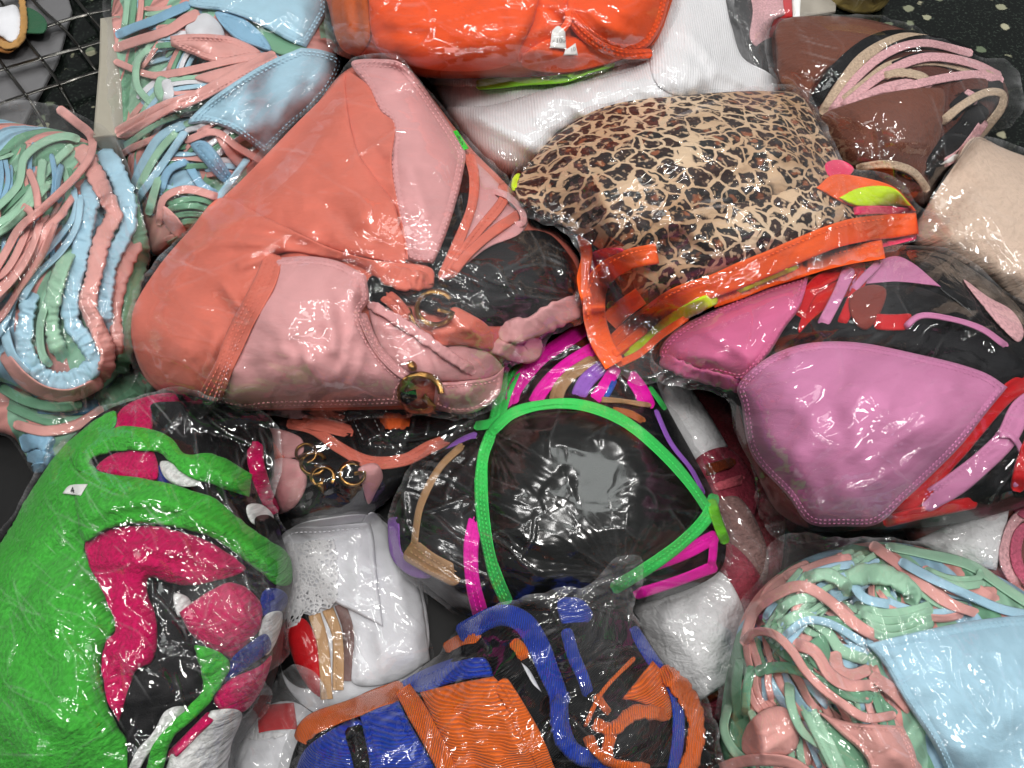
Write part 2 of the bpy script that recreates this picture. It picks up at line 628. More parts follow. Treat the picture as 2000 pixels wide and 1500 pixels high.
def film(pts, lift=0.004, amp=0.0022, ang=0.0, tails=(), cl=9, mat=None, step=3.2, name='plastic_bag', wl=34.0, st=0.6,
         smooth=3.0, conv=(), haze=1.0, calm=(), flat=()):
    """thin clear bag stretched over the bundle: bridges the hollows, creased, real sheet geometry"""
    global Z
    seedc[0] += 1
    sd = seedc[0]
    b = spline(parse(pts), True, 6)
    s = np.arange(len(b)) * 6.0
    b = b + normals2(b, True) * (7 * noise(s / 18.0, s * 0 + sd, sd) + 9 * noise(s / 55.0, s * 0 + sd, sd + 2))[:, None]
    i0, i1, j0, j1, XX, YY = sub(b, 14)
    Zs = Z[j0:j1, i0:i1]
    base = blur(close_(Zs, cl), smooth)
    for _ in range(2):      # lift the sheet clear of what pokes up, without printing its detail through
        base = base + blur(dil(np.maximum(Zs - base, 0), 3), 2.0)
    for (fx, fy, fr_, L_) in flat:      # taut patch off the dome, its tilt shaped to mirror the ceiling lamp
        P = unproj(fx, fy, samp(base, fx, fy, i0, j0) + .003)
        v1 = CAM - P; v1 /= np.linalg.norm(v1)
        v2 = np.array(L_) - P; v2 /= np.linalg.norm(v2)
        nn = v1 + v2; nn /= np.linalg.norm(nn)
        D_ = unproj(XX, YY, 0.0) - CAM
        zp = CAM[2] + D_[..., 2] * ((P - CAM) @ nn) / (D_ @ nn)
        g_ = np.exp(-(((XX - fx) ** 2 + (YY - fy) ** 2) / fr_ ** 2) ** 2)
        base = base + .95 * g_ * (zp - base)
    base = np.maximum(base, Zs)
    # sheet: square cells inside the outline, rim vertices pulled onto it
    x0, y0 = np.maximum(b.min(0), (-110, -110)); x1, y1 = np.minimum(b.max(0), (2110, 1610))
    nx, ny = int((x1 - x0) / step) + 2, int((y1 - y0) / step) + 2
    GX, GY = np.meshgrid(x0 + np.arange(nx) * step, y0 + np.arange(ny) * step)
    ins = inside(b, GX, GY)
    cell = ins[:-1, :-1] & ins[1:, :-1] & ins[:-1, 1:] & ins[1:, 1:]
    use = np.zeros(ins.shape, bool)
    use[:-1, :-1] |= cell; use[1:, :-1] |= cell; use[:-1, 1:] |= cell; use[1:, 1:] |= cell
    idx = np.full(ins.shape, -1); idx[use] = np.arange(use.sum())
    x, y = GX[use].copy(), GY[use].copy()
    nb = np.zeros(ins.shape, int)
    nb[:-1, :-1] += cell; nb[1:, :-1] += cell; nb[:-1, 1:] += cell; nb[1:, 1:] += cell
    rim = (nb[use] < 4)
    bb, _ = resample(np.concatenate([b, b[:1]]), 2.0)
    for k in np.nonzero(rim)[0]:
        q = np.argmin((bb[:, 0] - x[k]) ** 2 + (bb[:, 1] - y[k]) ** 2)
        if (bb[q, 0] - x[k]) ** 2 + (bb[q, 1] - y[k]) ** 2 < (2.2 * step) ** 2:
            x[k], y[k] = bb[q]
    jj, ii = np.nonzero(cell)
    F = np.stack([idx[jj, ii], idx[jj + 1, ii], idx[jj + 1, ii + 1], idx[jj, ii + 1]], -1)
    dm = np.zeros(ins.shape); cu_ = ins.copy()
    for _ in range(13):
        dm += cu_; cu_ = dil(cu_.astype(float), 1, np.minimum) > .5
    d = dm[use] * step

    rs = np.random.RandomState(sd + 500)
    area = float(use.sum()) * step * step
    creases = []
    px_, py_ = GX[use], GY[use]
    for _ in range(int(area / 3600)):
        k = rs.randint(len(px_))
        a_ = ang + rs.normal(0, .55) if rs.rand() < .75 else rs.uniform(0, 6.28)
        L_ = rs.uniform(30, 150) * (1 if rs.rand() < .8 else 1.6)
        p_ = np.array([px_[k], py_[k]]); P_ = [p_]
        for _q in range(4):
            a_ += rs.normal(0, .28)
            p_ = p_ + np.array([math.cos(a_), math.sin(a_)]) * L_ / 4
            P_.append(p_)
        creases.append((np.array(P_), rs.uniform(.5, 1.25), rs.uniform(4.5, 10), rs.uniform(.3, 1)))

    def crinkle(x, y, rimA=0.0):
        A = np.full(np.shape(x), 0.0) + rimA
        for (tx, ty, tr, ta) in tails:
            A = A + ta * np.exp(-(((x - tx) ** 2 + (y - ty) ** 2) / tr ** 2))
        wx = x + 34 * noise(x / 70, y / 70, sd + 20) + 12 * noise(x / 23, y / 23, sd + 22)
        wy = y + 34 * noise(x / 70, y / 70, sd + 21) + 12 * noise(x / 23, y / 23, sd + 23)
        c, sn = math.cos(ang), math.sin(ang)
        xr = wx * c + wy * sn; yr = -wx * sn + wy * c

        def ridge(u, v, k, p, w_):
            return np.clip(1 - np.abs(noise(u, v, sd + k)) * w_, 0, 1) ** p
        dens = np.clip(0.42 + 2.4 * noise(x / 120, y / 120, sd + 3) + 1.4 * noise(x / 45, y / 45, sd + 13), 0.04, 1.1) + A
        dens2 = np.clip(0.3 + 2.4 * noise(x / 160 + 5, y / 160, sd + 4), 0.0, 1)
        r1 = ridge(xr / (wl * 3.6), yr / (wl * .8), 0, 1.5, 9) * dens2
        D = np.minimum(dens, 2.2)
        f1 = facet(xr / 130., yr / 44., sd + 1)
        f2 = facet(xr / 74., yr / 19., sd + 2) * (.25 + .75 * D)
        f3 = facet(xr / 30., yr / 15., sd + 7) * D
        f4 = facet(wx / 11., wy / 9., sd + 8) * np.clip(D - .35, 0, 2)
        x2 = x * c + y * sn; y2 = -x * sn + y * c + 70 * noise(x / 260., y / 260., sd + 50) + 14 * noise(x / 80., y / 80., sd + 54)
        m5 = np.clip(.5 + 2.2 * noise(x / 130 + 9, y / 130, sd + 51) + .2 * A, 0.08, 1)
        f5 = (.62 * noise(x2 / 120., y2 / 9.5, sd + 52) + 1.5 * noise(x2 / 170., y2 / 21.0, sd + 53)) * m5
        f = amp * (st * r1 * .9 + 2.6 * f1 + 1.2 * f2 + (.15 + .5 * np.minimum(A, 2)) * f3 + .2 * np.minimum(A, 2) * f4 + f5 + 1.0 * noise(x / 75., y / 75., sd + 31))
        c2 = ridge(x2 / 70., y2 / 15., 9, 1.0, 22) * D
        hz = 0.006 * c2 + 0.02 * np.minimum(A, 2.5)
        # fine stretch marks
        ss = noise(x2 / 90.0, y2 / 4.5, sd + 40)
        hz = hz + 0.32 * np.clip(ss * 2 - .55, 0, 1) * np.clip(2.8 * noise(x / 100, y / 100, sd + 41) - .25, 0, 1)
        for (P_, ch, cw, cm) in creases:
            lo_, hi_ = P_.min(0) - 12, P_.max(0) + 12
            k = np.nonzero((x > lo_[0]) & (x < hi_[0]) & (y > lo_[1]) & (y < hi_[1]))
            if len(k[0]) == 0: continue
            dd = pdist(P_, x[k], y[k], False)
            e_ = np.minimum(np.hypot(x[k] - P_[0, 0], y[k] - P_[0, 1]), np.hypot(x[k] - P_[-1, 0], y[k] - P_[-1, 1]))
            e_ = np.clip(e_ / 25., 0, 1)
            f[k] += amp * .8 * ch * np.clip(1 - dd / cw, 0, 1) * e_
            hz[k] += .045 * cm * np.clip(1 - dd / 3.2, 0, 1) * e_
        for (cx, cy, cr, ca) in conv:      # creases fanning out of a knot
            th = np.arctan2(y - cy, x - cx); rr = np.hypot(x - cx, y - cy)
            g = np.exp(-(rr / cr) ** 2) * np.clip(rr / 30., 0, 1)
            q = np.clip(1 - np.abs(noise(th * 9 + sd + 1.5 * noise(x / 50, y / 50, sd), rr / 300, sd + 6)) * 8, 0, 1) ** 1.2
            f = f + ca * .6 * q * g
            hz = hz + .03 * q * g
        for (cx, cy, cr_, ca) in calm:      # taut patches
            g = 1 - ca * np.exp(-(((x - cx) ** 2 + (y - cy) ** 2) / cr_ ** 2) ** 1.5)
            f = f * g; hz = hz * (.4 + .6 * g)
        return f, hz
    rimd = np.exp(-(d / 17.0) ** 1.5) * np.clip(.55 + 1.6 * noise(x / 60., y / 60., sd + 70), 0, 1.2)
    cr, hz = crinkle(x, y, rimd)
    hz = hz + .10 * rimd * np.clip(.4 + 2 * noise(x / 16., y / 16., sd + 71), 0, 1.3)
    zz = samp(base, x, y, i0, j0) + lift * np.clip(d / 14, 0.25, 1) + cr
    lo = samp(Zs, x, y, i0, j0) + 0.0007
    zz = np.maximum(zz, lo)
    hz = hz + .09 * np.clip(1 - d / 8, 0, 1)
    m = inside(b, XX, YY)
    Z[j0:j1, i0:i1] = np.where(m, np.maximum(base + lift + crinkle(XX, YY)[0], Zs + 0.0007), Zs)
    V = unproj(x, y, zz)
    o = mesh(name, V, F.tolist(), mat or FILM, uvang=ang)
    at = o.data.attributes.new('milk', 'FLOAT', 'POINT')
    at.data.foreach_set('value', (np.clip(hz * haze, 0, .6)).astype(np.float32))
    return o

# ------------------------------------------------------------------ materials
def lin(h):
    h = h.lstrip('#')
    return tuple((lambda c: c / 12.92 if c <= .04045 else ((c + .055) / 1.055) ** 2.4)(int(h[i:i + 2], 16) / 255) for i in (0, 2, 4)) + (1,)


class NT:
    def __init__(s, name):
        s.m = bpy.data.materials.new(name); s.m.use_nodes = True
        s.t = s.m.node_tree; s.t.nodes.clear()
        s.out = s.n('ShaderNodeOutputMaterial')
    def n(s, k, **p):
        x = s.t.nodes.new(k)
        for a, b in p.items(): setattr(x, a, b)
        return x
    def l(s, a, b): s.t.links.new(a, b)
    def uv(s, scale=(1, 1, 1), rot=0):
        u = s.n('ShaderNodeUVMap'); m = s.n('ShaderNodeMapping')
        m.inputs['Scale'].default_value = scale; m.inputs['Rotation'].default_value = (0, 0, rot)
        s.l(u.outputs[0], m.inputs[0]); return m.outputs[0]
    def noise(s, v, sc, det=2, dist=0, rough=.5):
        x = s.n('ShaderNodeTexNoise'); x.inputs['Scale'].default_value = sc; x.inputs['Detail'].default_value = det
        x.inputs['Distortion'].default_value = dist; x.inputs['Roughness'].default_value = rough
        if v is not None: s.l(v, x.inputs['Vector'])
        return x.outputs['Fac']
    def vor(s, v, sc, feat='F1', rand=1.0):
        x = s.n('ShaderNodeTexVoronoi', feature=feat); x.inputs['Scale'].default_value = sc
        x.inputs['Randomness'].default_value = rand
        if v is not None: s.l(v, x.inputs['Vector'])
        return x
    def wave(s, v, sc, dist=0, dsc=1, prof='SIN', direction='X'):
        x = s.n('ShaderNodeTexWave', wave_profile=prof, bands_direction=direction)
        x.inputs['Scale'].default_value = sc; x.inputs['Distortion'].default_value = dist; x.inputs['Detail Scale'].default_value = dsc
        s.l(v, x.inputs['Vector']); return x.outputs['Fac']
    def math(s, op, a, b=None, c=None, clamp=False):
        x = s.n('ShaderNodeMath', operation=op, use_clamp=clamp)
        for i, k in enumerate((a, b, c)):
            if k is None: continue
            if isinstance(k, (int, float)): x.inputs[i].default_value = k
            else: s.l(k, x.inputs[i])
        return x.outputs[0]
    def ramp(s, f, stops, interp='LINEAR'):
        x = s.n('ShaderNodeValToRGB'); x.color_ramp.interpolation = interp
        e = x.color_ramp.elements
        while len(e) < len(stops): e.new(.5)
        for k, (p, c) in zip(e, stops):
            k.position = p; k.color = c if isinstance(c, tuple) else (c, c, c, 1)
        s.l(f, x.inputs[0]); return x.outputs[0]
    def mix(s, f, a, b, mode='MIX'):
        x = s.n('ShaderNodeMix', data_type='RGBA', blend_type=mode)
        for i, k in ((0, f), (6, a), (7, b)):
            if isinstance(k, (int, float)): x.inputs[i].default_value = k
            elif isinstance(k, tuple): x.inputs[i].default_value = k
            else: s.l(k, x.inputs[i])
        return x.outputs[2]
    def bump(s, h, dist, strength=1.0, nrm=None):
        x = s.n('ShaderNodeBump'); x.inputs['Distance'].default_value = dist; x.inputs['Strength'].default_value = strength
        s.l(h, x.inputs['Height'])
        if nrm is not None: s.l(nrm, x.inputs['Normal'])
        return x.outputs[0]
    def pbr(s, col, rough=.6, nrm=None, metal=0, sheen=0, spec=.3, **kw):
        p = s.n('ShaderNodeBsdfPrincipled')
        if isinstance(col, tuple): p.inputs['Base Color'].default_value = col
        else: s.l(col, p.inputs['Base Color'])
        if isinstance(rough, (int, float)): p.inputs['Roughness'].default_value = rough
        else: s.l(rough, p.inputs['Roughness'])
        p.inputs['Metallic'].default_value = metal
        p.inputs['Sheen Weight'].default_value = sheen
        p.inputs['Sheen Roughness'].default_value = .4
        p.inputs['Specular IOR Level'].default_value = spec
        if nrm is not None: s.l(nrm, p.inputs['Normal'])
        return p
    def done(s, sh): s.l(sh, s.out.inputs[0]); return s.m


def scale(c, k): return tuple(min(1, v * k) for v in c[:3]) + (1,)


_cache = {}


def fab(hexc, kind='lycra', rot=0.0):
    key = (hexc, kind, rot)
    if key in _cache: return _cache[key]
    c = lin(hexc)
    N = NT(kind + '_fabric')
    v = N.uv()
    if kind == 'lycra':
        dark = max(c[:3]) < .02
        fine = N.noise(v, 1300, 1)
        mot = N.noise(v, 40, 2)
        col = N.mix(mot, scale(c, .84), scale(c, 1.12))
        col = N.mix(N.math('MULTIPLY', fine, .18), col, scale(c, .6))
        n2 = N.bump(N.math('ADD', fine, N.math('MULTIPLY', N.noise(N.uv((1, 2.0, 1), rot=rot + .4), 60, 2), 6)), .00022, .8)
        p = N.pbr(col, .55 if dark else .62, n2, sheen=0 if dark else .08, spec=.12 if dark else .22)
    elif kind == 'terry':
        a = N.noise(v, 420, 2, .4)
        b = N.noise(N.uv((1, 1.7, 1), rot=rot), 140, 2, .5)
        h = N.math('ADD', N.math('MULTIPLY', a, .55), N.math('MULTIPLY', b, .9))
        col = N.mix(N.ramp(a, [(.30, 0.0), (.68, 1.0)]), scale(c, .62), scale(c, 1.12))
        col = N.mix(N.math('MULTIPLY', N.noise(v, 22, 2), .5), col, N.mix(.5, scale(c, .7), scale(c, 1.2)))
        n = N.bump(h, .0026, .9)
        p = N.pbr(col, .9, n, sheen=.08, spec=.08)
    elif kind == 'crinkle':
        a = N.noise(N.uv((1, 1.7, 1), rot=rot), 120, 2, .3)
        b = N.wave(N.uv(rot=rot), 60, 9, 3)
        fine = N.noise(v, 1300, 1)
        h = N.math('ADD', N.math('MULTIPLY', a, 1.0), N.math('MULTIPLY', b, .12))
        col = N.mix(N.ramp(a, [(.36, 0.0), (.5, 1.0)]), scale(c, .91), c)
        col = N.mix(N.math('MULTIPLY', fine, .14), col, scale(c, .6))
        n = N.bump(fine, .0002, .6, N.bump(h, .0026, .7))
        p = N.pbr(col, .85, n, sheen=.1, spec=.12)
    elif kind == 'rib':
        r_ = N.wave(N.uv(rot=rot), 240, 1.2, .6)
        wr = N.noise(v, 34, 3, 1)
        col = N.mix(r_, scale(c, .72), scale(c, 1.08))
        n = N.bump(r_, .0012, .8, N.bump(wr, .004, .5))
        p = N.pbr(col, .7, n, sheen=0 if max(c[:3]) < .02 else .1, spec=.15)
    elif kind == 'finerib':
        r_ = N.wave(N.uv(rot=rot), 120, .8, .6)
        wr = N.noise(v, 18, 3, 1)
        col = N.mix(r_, scale(c, .93), c)
        n = N.bump(r_, .0005, .6, N.bump(wr, .005, .5))
        p = N.pbr(col, .75, n, sheen=.1, spec=.2)
    elif kind == 'leopard':
        wv = N.n('ShaderNodeTexNoise'); wv.inputs['Scale'].default_value = 70; wv.inputs['Detail'].default_value = 2
        N.l(v, wv.inputs['Vector'])
        vm = N.n('ShaderNodeVectorMath', operation='MULTIPLY_ADD'); vm.inputs[1].default_value = (.016, .016, 0)
        N.l(wv.outputs['Color'], vm.inputs[0]); N.l(v, vm.inputs[2])
        mp = N.n('ShaderNodeMapping'); mp.inputs['Scale'].default_value = (1, 1.3, 1); mp.inputs['Rotation'].default_value = (0, 0, rot)
        N.l(vm.outputs[0], mp.inputs[0])
        ed = N.vor(mp.outputs[0], 62, 'DISTANCE_TO_EDGE', .9).outputs['Distance']
        f1 = N.vor(mp.outputs[0], 62, 'F1', .85)
        spot = N.ramp(ed, [(.06, 0.0), (.085, 1.0)])
        brk = N.noise(v, 210, 2)
        spot = N.mix(N.ramp(brk, [(.56, 0.0), (.64, .0 + 1.0)]), spot, N.mix(.75, spot, (0, 0, 0, 1)))
        cen = N.ramp(N.math('ADD', f1.outputs['Distance'], N.math('MULTIPLY', N.noise(v, 160, 2), .35)), [(.34, 1.0), (.44, 0.0)])
        big = N.noise(v, 10, 2)
        tan = N.mix(N.ramp(big, [(.35, 0.0), (.65, 1.0)]), lin('#B69270'), lin('#D6BC9E'))
        dark = N.mix(N.ramp(N.noise(v, 45, 2), [(.42, 0.0), (.6, 1.0)]), lin('#100B0A'), lin('#2E1712'))
        brown = N.mix(N.noise(v, 30, 1), lin('#7A3A22'), lin('#A8663F'))
        col = N.mix(spot, tan, N.mix(N.math('MULTIPLY', cen, .85), dark, brown))
        wr = N.noise(N.uv((1, 2.2, 1), rot=.6), 26, 3, 1.3)
        n = N.bump(N.noise(v, 1500, 1), .00015, .6, N.bump(wr, .006, .6))
        p = N.pbr(col, .5, n, sheen=.05, spec=.3)
    elif kind == 'lace':
        ed = N.vor(v, 330, 'DISTANCE_TO_EDGE').outputs['Distance']
        dn = N.noise(v, 70, 2)
        hole = N.math('GREATER_THAN', ed, N.math('MULTIPLY_ADD', dn, .5, -.02))
        n = N.bump(ed, .001, .8)
        p = N.pbr(c, .85, n, spec=.1)
        tr = N.n('ShaderNodeBsdfTransparent'); mx = N.n('ShaderNodeMixShader')
        N.l(hole, mx.inputs[0]); N.l(p.outputs[0], mx.inputs[1]); N.l(tr.outputs[0], mx.inputs[2])
        _cache[key] = N.done(mx.outputs[0]); return _cache[key]
    elif kind == 'gold':
        n = N.bump(N.noise(v, 220, 2), .0004, .5)
        p = N.pbr(c, .3, n, metal=1, spec=.5)
    elif kind == 'print':
        n = N.bump(N.noise(v, 60, 2), .001, .4)
        p = N.pbr(N.mix(N.noise(v, 90, 2), c, scale(c, .88)), .6, n, spec=.25)
    elif kind == 'tiestack':      # packed ties seen edge on, deep inside a bundle
        st = N.n('ShaderNodeTexWave', wave_profile='SIN', bands_direction='X')
        st.inputs['Scale'].default_value = 16; st.inputs['Distortion'].default_value = 5; st.inputs['Detail'].default_value = 1
        st.inputs['Detail Scale'].default_value = .7
        N.l(N.uv(rot=rot), st.inputs['Vector'])
        cl_ = N.vor(N.uv((1, .22, 1), rot=rot), 60, 'F1').outputs['Color']
        sp_ = N.n('ShaderNodeSeparateColor'); N.l(cl_, sp_.inputs[0])
        col = N.ramp(sp_.outputs[0], [(0, lin('#8FBBA0')), (.34, lin('#D6958E')), (.62, lin('#97BDD2')), (.84, lin('#6E9F80'))], 'CONSTANT')
        n = N.bump(st.outputs['Fac'], .006, .9)
        p = N.pbr(col, .7, n, spec=.15)
    elif kind == 'vinyl':
        n = N.bump(N.noise(v, 45, 3, 1.5), .004, .8)
        p = N.pbr(c, .22, n, spec=.5)
    _cache[key] = N.done(p.outputs[0])
    return _cache[key]


def film_mat(name, haze=.0, k=1.0, rough=.085):
    """clear polythene: see-through with a mirror-like surface; milky only where it is creased or doubled"""
    N = NT(name)
    at = N.n('ShaderNodeAttribute'); at.attribute_name = 'milk'
    fr = N.n('ShaderNodeFresnel'); fr.inputs['IOR'].default_value = 1.45
    fac = N.math('MULTIPLY', N.math('MINIMUM', fr.outputs[0], .062), 2.25 * k)
    gl = N.n('ShaderNodeBsdfGlossy'); gl.inputs['Roughness'].default_value = rough
    tr = N.n('ShaderNodeBsdfTransparent'); tr.inputs[0].default_value = (.985, .985, .985, 1)
    df = N.n('ShaderNodeBsdfDiffuse'); df.inputs[0].default_value = (.9, .9, .92, 1)
    hz = N.math('ADD', at.outputs['Fac'], haze, clamp=True)
    m1 = N.n('ShaderNodeMixShader'); N.l(hz, m1.inputs[0]); N.l(tr.outputs[0], m1.inputs[1]); N.l(df.outputs[0], m1.inputs[2])
    m2 = N.n('ShaderNodeMixShader'); N.l(fac, m2.inputs[0]); N.l(m1.outputs[0], m2.inputs[1]); N.l(gl.outputs[0], m2.inputs[2])
    return N.done(m2.outputs[0])


FILM = film_mat('clear_polythene')
FILM_MATTE = film_mat('clear_polythene_rubbed', rough=.17, k=1.15)
FILM_SOFT = film_mat('clear_polythene_taut', k=.9)
FILM_MILKY = film_mat('clear_polythene_thick', haze=.05)

CORAL, PINK, BLACK = fab('#D46F5D'), fab('#D79B9C'), fab('#121315')
PBLUE, PGREEN, PPINK = fab('#A4CADD'), fab('#9CC6AA'), fab('#DC9F98')
PBLUE2, PGREEN2 = fab('#86B2CE'), fab('#6E9F80')
WHITE = fab('#DADBE0')
ORANGE = fab('#EE5218')
RED = fab('#BE1019')
NORANGE, NYELLOW, NPINK = fab('#FA6020'), fab('#CFF00C'), fab('#F0386C')
ORCHID, ORCHID2 = fab('#C77CA6'), fab('#CE6490')
NGREEN, MAGENTA, TAN, PURPLE = fab('#3ED862'), fab('#E30CA4'), fab('#A07C58'), fab('#8E58B8')
TGREEN, TFUCH, TBLACK, TWHITE = fab('#3EA436', 'terry'), fab('#B80C52', 'terry'), fab('#0C0C0E'), fab('#D2D3D2', 'terry')
RBLUE, RORANGE, RBLACK = fab('#173AA8', 'rib', 1.45), fab('#E2661A', 'rib', 1.45), fab('#0D0E10', 'rib', 1.0)
RBLUE_T, RORANGE_T = fab('#173AA8', 'rib', 0.2), fab('#E2661A', 'rib', .2)
NAVY = fab('#182C80', 'terry')
CWHITE, BEIGE = fab('#D6D6D8', 'crinkle', .2), fab('#D0B8A6', 'crinkle', .9)
BROWN, DBROWN = fab('#6E4031', 'crinkle', .6), fab('#5A3026', 'terry')
BBEIGE, BPINK = fab('#C4AC94', 'terry'), fab('#DDA9AE', 'terry')
RIBWHITE = fab('#E2E2E5', 'finerib', .3)
LEO = fab('#000000', 'leopard', .5)
LACE = fab('#DCDCDE', 'lace')
GOLD = fab('#9A7440', 'gold')
PAPER, INK = fab('#E2E2E0', 'print'), fab('#1A1A1C', 'print')
LIME, TAGGREEN = fab('#8ED840'), fab('#35DC30', 'print')
VBLACK = fab('#0B0B0D', 'vinyl')
CPINKRED = fab('#8E3444', 'terry')
BRSTRIPE = fab('#6A2E18', 'terry')

# ------------------------------------------------------------------ setting
def granite():
    N = NT('black_granite')
    t = N.n('ShaderNodeTexCoord'); v = t.outputs['Object']
    f = N.vor(v, 42, 'F1')
    big = N.noise(v, 9, 3)
    flk = N.ramp(N.math('ADD', f.outputs['Distance'], N.math('MULTIPLY', N.noise(v, 90, 3), .6)), [(.50, 1.0), (.58, 0.0)])
    sepc = N.n('ShaderNodeSeparateColor'); N.l(f.outputs['Color'], sepc.inputs[0])
    keep = N.math('GREATER_THAN', sepc.outputs[0], .52)
    fine = N.ramp(N.noise(v, 300, 3), [(.56, 0.0), (.68, .35)])
    flm = N.math('MULTIPLY', flk, keep)
    fc = N.mix(sepc.outputs[1], lin('#5E6A55'), lin('#A8A58C'))
    col = N.mix(flm, N.mix(fine, lin('#0D110F'), lin('#4A564C')), fc)
    p = N.pbr(col, .16, None, spec=.5)
    return N.done(p.outputs[0])


cur = None
s_ = 6.0
ct = mesh('countertop', [(-s_, -s_, -.004), (s_, -s_, -.004), (s_, s_, -.004), (-s_, s_, -.004)], [[0, 1, 2, 3]], granite(), parent=None, smooth=False)
ct['kind'] = 'structure'; ct['label'] = 'black speckled granite counter under the pile'


def solid(name, mat, pts, z0, z1, step=20, par='cur', bev=3.0):
    """flat slab cut to an outline, with bevelled rim and real thickness"""
    b = spline(parse(pts), True, step)
    V2, F = tri(b, panel_pts(b, 40, [bev]))
    d = pdist(b, V2[:, 0], V2[:, 1])
    zz = np.where(d < bev * .5, z1 - .0012, z1)
    W = unproj(V2[:, 0], V2[:, 1], zz)
    bd = loops_of(F)
    idx = sorted({a for e in bd for a in e}); mp = {a: len(W) + k for k, a in enumerate(idx)}
    low = W[idx].copy(); low[:, 2] = z0
    V = np.concatenate([W, low])
    F = F + [[y, x, mp[x], mp[y]] for x, y in bd]
    global Z
    i0, i1, j0, j1, XX, YY = sub(b, 2)
    m = inside(b, XX, YY)
    Z[j0:j1, i0:i1] = np.where(m, np.maximum(Z[j0:j1, i0:i1], z1), Z[j0:j1, i0:i1])
    return mesh(name, V, F, mat, parent=par, smooth=False)


def solo(o, label, cat, group=None):
    o['label'] = label; o['category'] = cat
    if group: o['group'] = group
    return o


solo(solid('added_black_mat', fab('#0B0B0C', 'print'), "-190,770! 280,560! 700,330! 1150,300! 1600,420! 1800,520! 2190,660! 2190,1690! -190,1690!", 0, .003, par=None),
     'black mat added under the pile, keeping its gaps and the left edge dark', 'mat')  # sheet added to cover the granite and deepen the shade between packs
# top left: pale sheets under a wire grid, a carton, a hanging brief
solo(solid('grey_board', fab('#6A6A6C', 'print'), "-180,-140! 96,-130! 140,20! 112,120! 60,215! 20,300! -180,320!", 0, .004, par=None),
     'dull grey board under the wire grid in the corner', 'board')
thing('wire_grid_panel', 'dark wire grid panel lying over pale sheets in the corner', 'wire grid', 80, 120)
WIRE = fab('#6A6965', 'gold')
for k, q in enumerate(["-160,190 0,137 137,98 230,72", "-140,120 49,66 133,38 230,14", "-120,245 38,189 189,140 230,126", "-140,40 60,-20 230,-60"]):
    strap('wire', WIRE, q, 6.5, .0022, rnd_=1.0, lift=.010)
for k, q in enumerate(["40,-60 66,0 130,62 190,140", "0,0 45,70 105,147 150,230", "-60,30 0,119 60,200 90,250", "110,-60 150,0 210,70"]):
    strap('wire', WIRE, q, 6.5, .0022, rnd_=1.0, lift=.003)
solo(solid('cardboard_box', fab('#9A9588', 'print'), "196,36! 300,20! 330,260! 182,268! 194,120!", 0, .075, par=None),
     'cream cardboard box edge between the wire grid and the pastel bundle', 'box')
thing('hanging_brief', 'white brief with tan overlocked edge hanging in the top left corner', 'brief', 10, 60)
pan('panel', fab('#8A5A2A'), "-60,40 0,60 40,80 20,104 -10,100 -60,100", .004, drop=.01)
pan('panel', fab('#2E5A40'), "50,15 80,28 92,45 88,64 60,66 40,60", .006)
pan('panel', WHITE, "-60,0 0,14 30,10 42,40 38,72 24,84 0,70 -60,50", .012)
strap('overlocked_edge', fab('#B08650'), "38,-40 44,10 47,45 40,78 20,90 -10,80", 15, .003, ruche=.0004, rp=5)

# behind the pile: red and white packet, paper, jar, black pack
solo(solid('paper_sheet', fab('#A09A90', 'print'), "1540,-80! 1640,-80! 1632,22! 1560,34!", 0, .004, par=None), 'crumpled grey paper beside the round jar', 'paper')
thing('red_box', 'red box with a white edge behind the brown bundle', 'box', 1530, 0)
solid('box_side', fab('#C00C18', 'print'), "1490,-80! 1543,-80! 1548,32! 1512,38!", 0, .05)
solid('box_edge', PAPER, "1544,-80! 1568,-80! 1562,32! 1549,33!", 0, .052)
th = thing('round_jar', 'round yellowish jar standing on the granite at the top edge', 'jar', 1672, -40)
c0 = unproj(1672, -10, 0)
R_ = float(np.linalg.norm(unproj(1610, -10, 0) - c0))
prof = [(0, 0), (R_ * .86, 0), (R_ * .96, .003), (R_, .008), (R_, .030), (R_ * 1.03, .031), (R_ * 1.03, .036), (R_, .037), (R_, .055), (R_ * .9, .062), (0, .062)]
V, F = [], []
for r_, z_ in prof:
    for k in range(40):
        a_ = k / 40 * 2 * math.pi
        V.append((c0[0] + r_ * math.cos(a_), c0[1] + r_ * math.sin(a_), z_ - .003))
for i in range(len(prof) - 1):
    for k in range(40):
        F.append([i * 40 + k, i * 40 + (k + 1) % 40, (i + 1) * 40 + (k + 1) % 40, (i + 1) * 40 + k])
mesh('jar_body', V, F, fab('#A89458', 'vinyl'))

G_ = 'bagged swimwear bundles piled on the counter'
thing('swimwear_bundle', 'small glossy black pack with pinkish film behind the white ribbed bundle', 'bundle', 1440, 60, G_)
core('folded_garments', VBLACK, "1340,-60 1460,-60 1490,20 1500,90 1520,160 1480,190 1440,120 1400,40", .01, .06)
pan('panel', BPINK, "1462,-50 1520,-50 1530,10 1535,55 1500,100 1466,80 1470,20", .006)
pan('panel', fab('#17181A', 'terry'), "1478,90 1525,70 1535,110 1520,150 1490,150 1470,120", .004)
film("1345,-60 1530,-60 1555,10 1550,60 1530,110 1520,175 1480,195 1440,130 1400,50", amp=.003, ang=1.3, tails=((1500, 90, 60, 2),), mat=FILM_MILKY)

